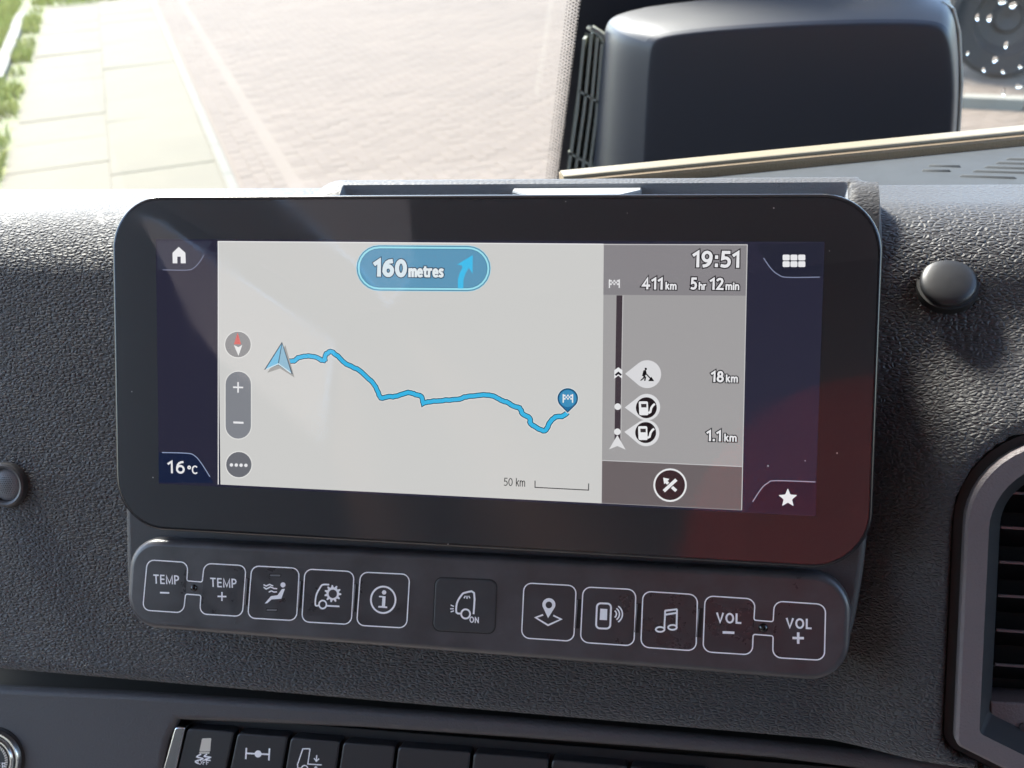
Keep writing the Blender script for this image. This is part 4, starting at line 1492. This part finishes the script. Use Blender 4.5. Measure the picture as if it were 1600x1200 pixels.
T_T = [(230.5, 874.5), (294, 878.6), (292.3, 907.3), (316.3, 909.2), (319.5, 880), (384.8, 883.6), (379, 963), (312.4, 959), (314.3, 929.8), (290.3, 928), (287, 957.3), (223.3, 953)]
V_T = [(1101.7, 930.6), (1180, 935.8), (1178, 968.7), (1208, 971.2), (1209.8, 939), (1290, 944.2), (1288, 1031.6), (1207.2, 1027), (1208, 993.2), (1176.8, 990.8), (1175.4, 1023), (1098.4, 1018)]
big, sml = 0.0036, 0.0009
rr12 = [big, big, sml, sml, big, big, big, big, sml, sml, big, big]
for nm, T, tx, b1, b2, led in (
        ('temperature_buttons', T_T, 'TEMP', ((239.8, 912), (280.2, 913.6), (250, 926, 264.4, 926.4)), ((328.5, 917), (370, 919), (346.8, 932, 7.0)), (303, 918.6, 5.6)),
        ('volume_buttons', V_T, 'VOL', ((1119, 973.2), (1158.6, 975), (1129, 988, 1147.5, 988.8)), ((1227.8, 981.6), (1268.4, 983.4), (1247.2, 997, 9.0)), (1192.6, 981.2, 6.8))):
    p1 = pill('button', [T[0], T[1], T[10], T[11]], strip, MT['button'])
    p2 = pill('button', [T[4], T[5], T[6], T[7]], strip, MT['button'])
    outline_print('button_outline', T, rr12, strip)
    cap = 14.5 if tx == 'TEMP' else 16.5
    bd = 0.15 if tx == 'TEMP' else 0.18
    text('caption', tx, b1[0], b1[1], cap, Z2, MT['print'], p1, bold=bd, gap=0.14)
    text('caption', tx, b2[0], b2[1], cap, Z2, MT['print'], p2, bold=bd, gap=0.14)
    th = 2.8 if tx == 'TEMP' else 4.0
    strokes('minus_sign', [[b1[2][0:2], b1[2][2:4]]], th, Z2, MT['print'], p1)
    x, y, a = b2[2]
    strokes('plus_sign', [[(x - a, y - 0.2), (x + a, y + 0.2)], [(x, y - a), (x, y + a)]], th * 0.95, Z2, MT['print'], p2)
    lc = onw(led[0], led[1], BWZ)
    rr = led[2] * PXM
    add_lathe('indicator_lens', [(rr * 1.15, -0.0004), (rr, 0.0002), (rr * 0.8, 0.0008), (rr * 0.45, 0.0012), (0.00001, 0.0014)], 18, MT['led'], strip, (lc.x, lc.y, lc.z), 'Z', None, 60)

C6 = crop(380, 860, 5.714)
C3 = crop(660, 880, 4.706)
C9 = crop(980, 900, 4.0)
BTN = {
    'air': C6([(78, 137), (503, 158), (477, 626), (42, 602)]),
    'settings': C6([(553, 165), (992, 188), (966, 660), (524, 636)]),
    'info': C6([(1049, 192), (1488, 213), (1460, 692), (1014, 667)]),
    'map': C3([(748, 144), (1132, 164), (1113, 573), (729, 548)]),
    'phone': C3([(1182, 173), (1571, 193), (1556, 607), (1162, 580)]),
    'music': C9([(99, 94), (440, 116), (430, 467), (85, 443)]),
}
bt = {}
for k_, q in BTN.items():
    b = pill('button', q, strip, MT['button'])
    outline_print('button_outline', q, 0.0036, b)
    bt[k_] = b
# dark tactile ridges between neighbours
for (x0, y0, x1, y1) in ((384.5, 903, 389.8, 945.5), (467.6, 907, 473.6, 950), (553.3, 912, 559.6, 956), (900.2, 936, 907.8, 982), (993.5, 942.5, 1001, 988.5), (1090, 950, 1097.6, 996)):
    dx = -(y1 - y0) * 0.075
    q = [(x0 + 1, y0), (x1 + 1, y0 + 0.4), (x1 + dx + 1, y1), (x0 + dx + 1, y1 - 0.4)]
    g = slab('tactile_slot', [(p.x, p.y) for p in px(q, BWZ)], BWZ - 0.0008, BWZ + 0.00016, MT['black'], strip)
    q2 = [(x0 + 1, y0 + 1), (x0 + 3.0, y0 + 1), (x0 + dx + 3.0, y1 - 1), (x0 + dx + 1, y1 - 1.2)]
    slab('ridge', [(p.x, p.y) for p in px(q2, BWZ)], BWZ, BWZ + 0.0007, MT['ridge'], g, 0.0002, 2)
P = MT['print']
# air distribution
b = bt['air']
poly('seated_figure', [C6(q) for q in ([(345, 345), (372, 343), (340, 432), (255, 437), (215, 472), (192, 474), (248, 408), (306, 400)], [(355 + 23 * math.cos(k * .5236), 308 + 23 * math.sin(k * .5236)) for k in range(12)])], Z2, P, b)
strokes('air_waves', [C6(q) for q in ([(182, 306), (205, 318), (235, 304), (268, 318)], [(182, 328), (205, 345), (245, 326), (275, 340), (304, 342)], [(228, 372), (252, 362), (275, 372), (302, 370)])], 2.2, Z2, P, b)
for q in ([(236, 208), (340, 210), (336, 240), (232, 236)], [(206, 516), (308, 519), (303, 550), (202, 546)]):
    poly('indicator_window', [C6(q)], Z2, MT['black'], b)
    cx_ = sum(p[0] for p in q) / 4
    cy_ = sum(p[1] for p in q) / 4
    poly('indicator_bar', [C6([(cx_ + (x - cx_) * 0.88, cy_ + (y - cy_) * 0.55) for x, y in q])], Z2 + 3e-5, MT['ridge'], b)
# vehicle settings
b = bt['settings']
strokes('cab_outline', [C6([tuple(p) for p in smoothpts([(768, 306), (712, 306), (688, 330), (652, 400), (645, 488), (678, 490)], 4)]), C6([(742, 494), (860, 500)])], 2.7, Z2, P, b)
strokes('wheel', [C6([(710 + 33 * math.cos(k * .3142), 483 + 36 * math.sin(k * .3142)) for k in range(20)])], 2.7, Z2 + 2e-5, P, b, closed=True)
gear = []
for k in range(44):
    a = k * 2 * math.pi / 44
    rr = 76 if (k % 4) in (0, 1) else 56
    gear.append((800 + rr * math.cos(a), 386 + rr * 1.02 * math.sin(a)))
poly('gear', [C6(gear)], Z2, P, b)
poly('gear_hole', [C6([(800 + 37 * math.cos(k * .3142), 388 + 38 * math.sin(k * .3142)) for k in range(20)])], Z2 + 3e-5, MT['button'], b)
# information
b = bt['info']
strokes('info_ring', [C6([(1250 + 110 * math.cos(k * .1963), 441 + 118 * math.sin(k * .1963)) for k in range(32)])], 3.0, Z2, P, b, closed=True)
poly('info_letter', [C6(q) for q in ([(1258 + 20 * math.cos(k * .5236), 375 + 20 * math.sin(k * .5236)) for k in range(12)], [(1213, 405), (1272, 410), (1266, 498), (1286, 502), (1286, 516), (1205, 510), (1206, 496), (1238, 495), (1242, 420), (1212, 418)])], Z2, P, b)
# recessed cab light button
q = C3([(92, 98), (553, 119), (537, 524), (71, 500)])
g = slab('button_gap', rounded([(p.x, p.y) for p in px(q, BWZ)], 0.0036, 8), BWZ - 0.0008, BWZ + 0.00010, MT['black'], strip)
q = C3([(99, 106), (546, 127), (530, 516), (80, 492)])
b = slab('cab_light_button', rounded([(p.x, p.y) for p in px(q, BWZ)], 0.0033, 8), BWZ - 0.0006, BWZ + 0.0003, MT['recess'], strip, 0.0007, 3, bevw=0.0002)
ZB = BWZ + 0.00045
strokes('cab_outline', [C3([tuple(p) for p in smoothpts([(376, 375), (380, 219), (315, 217), (290, 232), (255, 290), (250, 362), (284, 370)], 3)])], 3.0, ZB, P, b)
strokes('wheel', [C3([(318 + 33 * math.cos(k * .3142), 373 + 34 * math.sin(k * .3142)) for k in range(20)])], 2.9, ZB + 2e-5, P, b, closed=True)
strokes('light_rays', [C3(q) for q in ([(232, 318), (208, 308)], [(230, 335), (204, 335)], [(232, 350), (208, 358)], [(316, 240), (306, 258)], [(328, 240), (328, 262)], [(340, 240), (350, 258)])], 2.0, ZB, P, b)
a_, b_ = C3([(346, 437), (415, 442)])
text('caption', 'ON', a_, b_, 9.8, ZB, P, b, bold=0.17, gap=0.16)
# map pin
b = bt['map']
hd = [(930 + 48 * math.cos(R(t)), 305 - 48 * math.sin(R(t))) for t in range(-25, 206, 11)]
poly('map_pin', [C3(hd + [(924, 404)])], Z2, P, b)
poly('pin_hole', [C3([(930 + 24 * math.cos(k * .3927), 307 + 25 * math.sin(k * .3927)) for k in range(16)])], Z2 + 3e-5, MT['button'], b)
strokes('map_sheet', [C3([(888, 379), (832, 400), (924, 456), (1020, 412), (962, 384)])], 2.8, Z2, P, b)
# phone
b = bt['phone']
strokes('phone_outline', [[tuple(p) for p in rounded(C3([(1284, 294), (1388, 298), (1380, 482), (1276, 478)]), 6.0, 5)]], 2.9, Z2, P, b, closed=True)
poly('phone_screen', [C3([(1308, 334), (1360, 337), (1357, 419), (1303, 417)])], Z2, P, b)
for rr in (32, 54, 76):
    strokes('sound_wave', [C3([(1395 + rr * math.cos(R(t)), 374 - rr * 0.95 * math.sin(R(t))) for t in range(-54, 58, 12)])], 2.3, Z2, P, b)
# music
b = bt['music']
strokes('note_stems', [C9([(232, 336), (237, 216)]), C9([(308, 328), (311, 208)])], 2.7, Z2, P, b)
strokes('note_beam', [C9([(235, 217), (313, 208)]), C9([(235, 242), (312, 230)])], 3.0, Z2 + 2e-5, P, b)
strokes('note_heads', [C9([(cx + 27 * math.cos(k * .3142), cy + 15 * math.sin(k * .3142)) for k in range(20)]) for cx, cy in ((206, 334), (283, 321))], 2.7, Z2 + 4e-5, P, b, closed=True)

# ================================================================== SMALL FITTINGS ON THE DASH
# rubber plug
pc = onw(1481, 443, -0.0395)
pg = thing('rubber_plug', 'round smooth black rubber plug set in the leather right of the display', 'plug', pc)
rr = 0.0116
tilt = Matrix.Rotation(R(-30), 3, 'X')
add_lathe('plug_cap', [(rr * 0.97, -0.004), (rr, 0.0004), (rr, 0.0016), (rr * 0.975, 0.0024), (rr * 0.90, 0.0031), (rr * 0.75, 0.0038), (rr * 0.5, 0.0044), (rr * 0.2, 0.0047), (0.00001, 0.0048)], 48, MT['plug'], pg, pc, 'Z', tilt)
add_lathe('collar', [(rr * 1.13, -0.0035), (rr * 1.10, 0.0002), (rr * 1.0, 0.0004), (rr * 0.98, -0.004)], 40, MT['black'], pg, pc, 'Z', tilt)

# perforated round sensor at the left edge
pc = onw(11, 757, -0.0395)
se = thing('interior_sensor', 'small round perforated sensor grille at the left edge of the dashboard', 'sensor', pc)
rr = 0.0112
add_lathe('ring', [(rr * 1.06, -0.0012), (rr * 1.04, 0.0012), (rr * 0.99, 0.0026), (rr * 0.90, 0.0032), (rr * 0.80, 0.0028), (rr * 0.745, 0.0014), (rr * 0.72, 0.0002)], 48, MT['sensor'], se, pc)
gd = add_lathe('grille', [(rr * 0.74, 0.0004), (rr * 0.6, 0.0014), (rr * 0.4, 0.0021), (rr * 0.2, 0.0025), (0.00001, 0.0026)], 40, plastic('sensor_mesh', (0.16, 0.16, 0.165), 0.4), se, pc)
V, F = [], []
for i in range(-9, 10):
    for j in range(-9, 10):
        x, y = (i + 0.5 * (j % 2)) * 0.00112, j * 0.00098
        r0 = math.hypot(x, y)
        if r0 > rr * 0.68:
            continue
        z = 0.0027 - 0.0026 * (r0 / (rr * 0.78)) ** 2 + 0.00008
        b0 = len(V)
        V += [(pc.x + x + 0.00042 * math.cos(k * math.pi / 3), pc.y + y + 0.00042 * math.sin(k * math.pi / 3), pc.z + z) for k in range(6)]
        F.append(tuple(range(b0, b0 + 6)))
ph = mesh('perforations', V, F, MT['black'], se)
ph['kind'] = 'stuff'

# ================================================================== LOWER SWITCH PANEL
LW = -0.052
lp = thing('switch_panel', 'grained dark panel below the leather holding a row of switches', 'panel', (0, -0.2, -0.04))
backing = px([(-250, 1030), (1700, 1150), (1700, 1420), (-250, 1420)], -0.095)
slab('dark_gap', [(p.x, p.y) for p in backing], -0.105, -0.095, MT['black'], lp)
top_edge = [(-260, 1062), (0, 1074), (200, 1083), (400, 1096), (560, 1107), (800, 1125), (1000, 1143), (1200, 1161), (1500, 1192)]
notch = [(1500, 1224), (1210, 1187), (1000, 1170), (800, 1155), (560, 1139), (400, 1132), (277, 1127), (262, 1160), (235, 1300), (-260, 1300)]
q = [(p.x, p.y) for p in px(top_edge + notch, LW)]
slab('panel_core', [(p.x, p.y) for p in inset(ccw(q), 0.0016)], -0.090, LW - 0.0045, MT['black'], lp)  # black, standing in for the shade in the gap under the leather
pb = slab('panel_face', q, LW - 0.0044, LW, MT['panel'], lp, 0.0036, 5)
well = px([(200, 1110), (1560, 1220), (1560, 1330), (200, 1330)], LW - 0.010)
slab('switch_well', [(p.x, p.y) for p in well], LW - 0.014, LW - 0.010, MT['black'], lp)
# satin trim at the left end of the switches
q = [(p.x, p.y) for p in px([(273, 1136), (289, 1136.5), (262, 1260), (238, 1260)], LW - 0.001)]
slab('chrome_trim', rounded(q, 0.0014, 4), LW - 0.010, LW - 0.001, MT['chrome'], lp, 0.0007, 3)
KW = LW - 0.0022
keys = [[(292.5, 1138), (365.5, 1143.5), (338, 1270), (262, 1265)], [(371, 1145.5), (449.5, 1151), (427, 1275), (345, 1270)], [(454, 1152.5), (531, 1158.5), (513, 1280), (433, 1276)],
        [(536, 1160), (617, 1166), (602, 1285), (518, 1281)], [(622, 1167), (735, 1175.5), (724, 1290), (608, 1286)], [(740, 1176.5), (857, 1186), (850, 1296), (730, 1292)], [(862, 1187), (980, 1197), (975, 1300), (856, 1297)], [(985, 1198), (1105, 1208), (1100, 1306), (980, 1302)]]
ks = []
KL = ['black key with stability control symbol marked OFF', 'black key with axle symbol', 'black key with cab lowering symbol']
for i, kq in enumerate(keys):
    q = rounded([(p.x, p.y) for p in px(kq, KW)], 0.0020, 4)
    k_ = slab('switch_key', q, LW - 0.010, KW, MT['key'], lp, 0.0009, 3)
    if i < 3:
        k_['label'] = KL[i]
    ks.append(k_)
CK = crop(0, 1030, 2.857)
ZK2 = KW + 0.0001
CR = MT['cream']
poly('trailer_symbol', [CK([tuple(p) for p in rounded([(902, 354), (943, 352), (938, 412), (890, 412)], 4, 3)]), CK([(890, 414), (936, 414), (934, 422), (889, 422)])], ZK2, CR, ks[0])
strokes('skid_marks', [CK([tuple(p) for p in smoothpts([(898, 424), (878, 436), (906, 444), (872, 456), (886, 466)], 4)]), CK([tuple(p) for p in smoothpts([(924, 424), (912, 434), (940, 438), (916, 448), (940, 452)], 4)])], 2.4, ZK2 + 2e-5, P, ks[0])
a_, b_ = CK([(883, 470), (933, 472)])
text('caption', 'OFF', a_, b_, 7.4, ZK2, P, ks[0], bold=0.14, gap=0.16)
strokes('axle_symbol', [CK([(1100, 396), (1097, 446)]), CK([(1203, 398), (1200, 452)]), CK([(1099, 420), (1202, 425)])], 3.0, ZK2, P, ks[1])
poly('axle_hub', [CK([(1152 + 16 * math.cos(k * .5236), 423 + 16 * math.sin(k * .5236)) for k in range(12)])], ZK2 + 3e-5, P, ks[1])
strokes('cab_symbol', [CK([(1384, 400), (1352, 400), (1328, 470), (1330, 486), (1345, 487)]), CK([(1384, 400), (1374, 468), (1436, 472)]), CK([(1414, 428), (1412, 452)]), CK([(1402, 442), (1412, 456), (1424, 444)]), CK([(1404, 486), (1410, 480), (1416, 486)])], 2.0, ZK2, P, ks[2])
strokes('wheel', [CK([(1360 + 14 * math.cos(k * .5236), 488 + 14 * math.sin(k * .5236)) for k in range(12)])], 2.0, ZK2 + 2e-5, P, ks[2], closed=True)
# round knob at the lower left
kc = onw(-3, 1181, LW)
kb = thing('rotary_switch', 'chrome ringed rotary switch in the bottom left corner', 'rotary switch', kc)
add_lathe('bezel_ring', [(0.0165, -0.001), (0.0160, 0.0005), (0.0150, 0.0010)], 48, MT['black'], kb, kc)
add_lathe('outer_ring', [(0.0150, -0.001), (0.0147, 0.0022), (0.0140, 0.0034), (0.0130, 0.0034), (0.0124, 0.0022), (0.0122, 0.0005)], 56, MT['chrome'], kb, kc)
add_lathe('inner_ring', [(0.0118, 0.0), (0.0116, 0.0036), (0.0110, 0.0046), (0.0102, 0.0046), (0.0096, 0.0034)], 56, MT['chrome'], kb, kc)
add_lathe('cap', [(0.0097, 0.0), (0.0096, 0.0036), (0.0090, 0.0042), (0.00001, 0.0044)], 48, MT['key'], kb, kc)
V, F = [], []
for k in range(40):
    a = k * 2 * math.pi / 40
    for t, r0 in ((-0.05, 0.0072), (0.05, 0.0072), (0.11, 0.0089), (0.01, 0.0089)):
        V.append((kc.x + r0 * math.cos(a + t), kc.y + r0 * math.sin(a + t), kc.z + 0.00450))
    F.append((4 * k, 4 * k + 1, 4 * k + 2, 4 * k + 3))
mesh('scale_marks', V, F, CR, kb)
text('caption', 'OFF', (-16, 1200.5), (9, 1202), 10, LW + 0.0047, P, kb, bold=0.15, gap=0.16)

# ================================================================== AIR VENT
vt = thing('air_vent', 'dark air vent with horizontal slats at the right edge of the dashboard', 'air vent', (0.26, -0.09, VW))
raw = ccw(vent_raw)
flip = area2(vent_raw) < 0
vr = VRAD[::-1] if flip else VRAD
def vring(d):
    return rounded(inset(raw, d), [max(0.002, r_ - d * 0.7) for r_ in vr], 10)
base = vring(0.0)
frame_ring('shadow_gap', base, vring(0.008), -0.055, VW - 0.006, MT['black'], vt, 0.001)
b1 = vring(0.0046)
b2 = vring(0.0137)
frame_ring('bezel', b1, b2, -0.05, VW + 0.001, MT['bezelvent'], vt, 0.0012)
# sloping throat
def ringstrip(name, r0, z0, r1, z1, mat):
    n = len(r0)
    V = [(p[0], p[1], z0) for p in r0] + [(p[0], p[1], z1) for p in r1]
    F = [(i, (i + 1) % n, n + (i + 1) % n, n + i) for i in range(n)]
    return fixn(mesh(name, V, F, mat, vt, smooth=True))
b3 = vring(0.0215)
ringstrip('throat', b2, VW + 0.0006, b3, VW - 0.016, MT['ventin'])
slab('duct', vring(0.020), -0.062, -0.056, MT['black'], vt)
ringstrip('duct_wall', b3, VW - 0.016, b3, -0.056, MT['black'])
CV = crop(1440, 660, 2.2222)
ux0 = min(p.x for p in b3)
for k, yy in enumerate((716, 771, 825.6, 879.6, 932, 986, 1039.5)):
    p0 = onw(1568 - k * 2.2, yy - 1, VW - 0.018)
    p1 = onw(1760, yy + 9, VW - 0.018)
    x0, x1 = p0.x, p1.x
    v0 = p0.y
    V = []
    for x in (x0, x1):
        V += [(x, v0 + 0.0006, VW - 0.018), (x, v0 - 0.0004, VW - 0.018), (x, v0 - 0.0115, VW - 0.036), (x, v0 - 0.0105, VW - 0.0365)]
    s_ = fixn(mesh('slat', V, [(0, 1, 5, 4), (1, 2, 6, 5), (2, 3, 7, 6), (3, 0, 4, 7), (0, 3, 2, 1), (4, 5, 6, 7)], MT['slat'], vt))
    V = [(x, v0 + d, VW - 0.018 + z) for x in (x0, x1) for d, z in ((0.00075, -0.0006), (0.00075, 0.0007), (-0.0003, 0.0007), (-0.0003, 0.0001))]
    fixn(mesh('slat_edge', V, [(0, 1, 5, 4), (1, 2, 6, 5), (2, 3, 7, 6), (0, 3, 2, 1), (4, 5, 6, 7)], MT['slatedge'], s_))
lo_ = px(CV([(238, 968), (500, 984), (500, 1280), (420, 1230), (262, 1122), (232, 1085)]), VW - 0.013)
lps = slab('lower_fascia', rounded([(p.x, p.y) for p in lo_], [0.001, 0.001, 0.001, 0.004, 0.006, 0.005], 4), -0.05, VW - 0.013, MT['bezelvent'], vt, 0.001, 3)
dz = px(CV([(338, 1040), (430, 1046), (430, 1150), (332, 1140)]), VW - 0.013)
slab('thumb_wheel', rounded([(p.x, p.y) for p in dz], 0.002, 4), -0.05, VW - 0.0122, MT['ventin'], lps, 0.0006, 2)
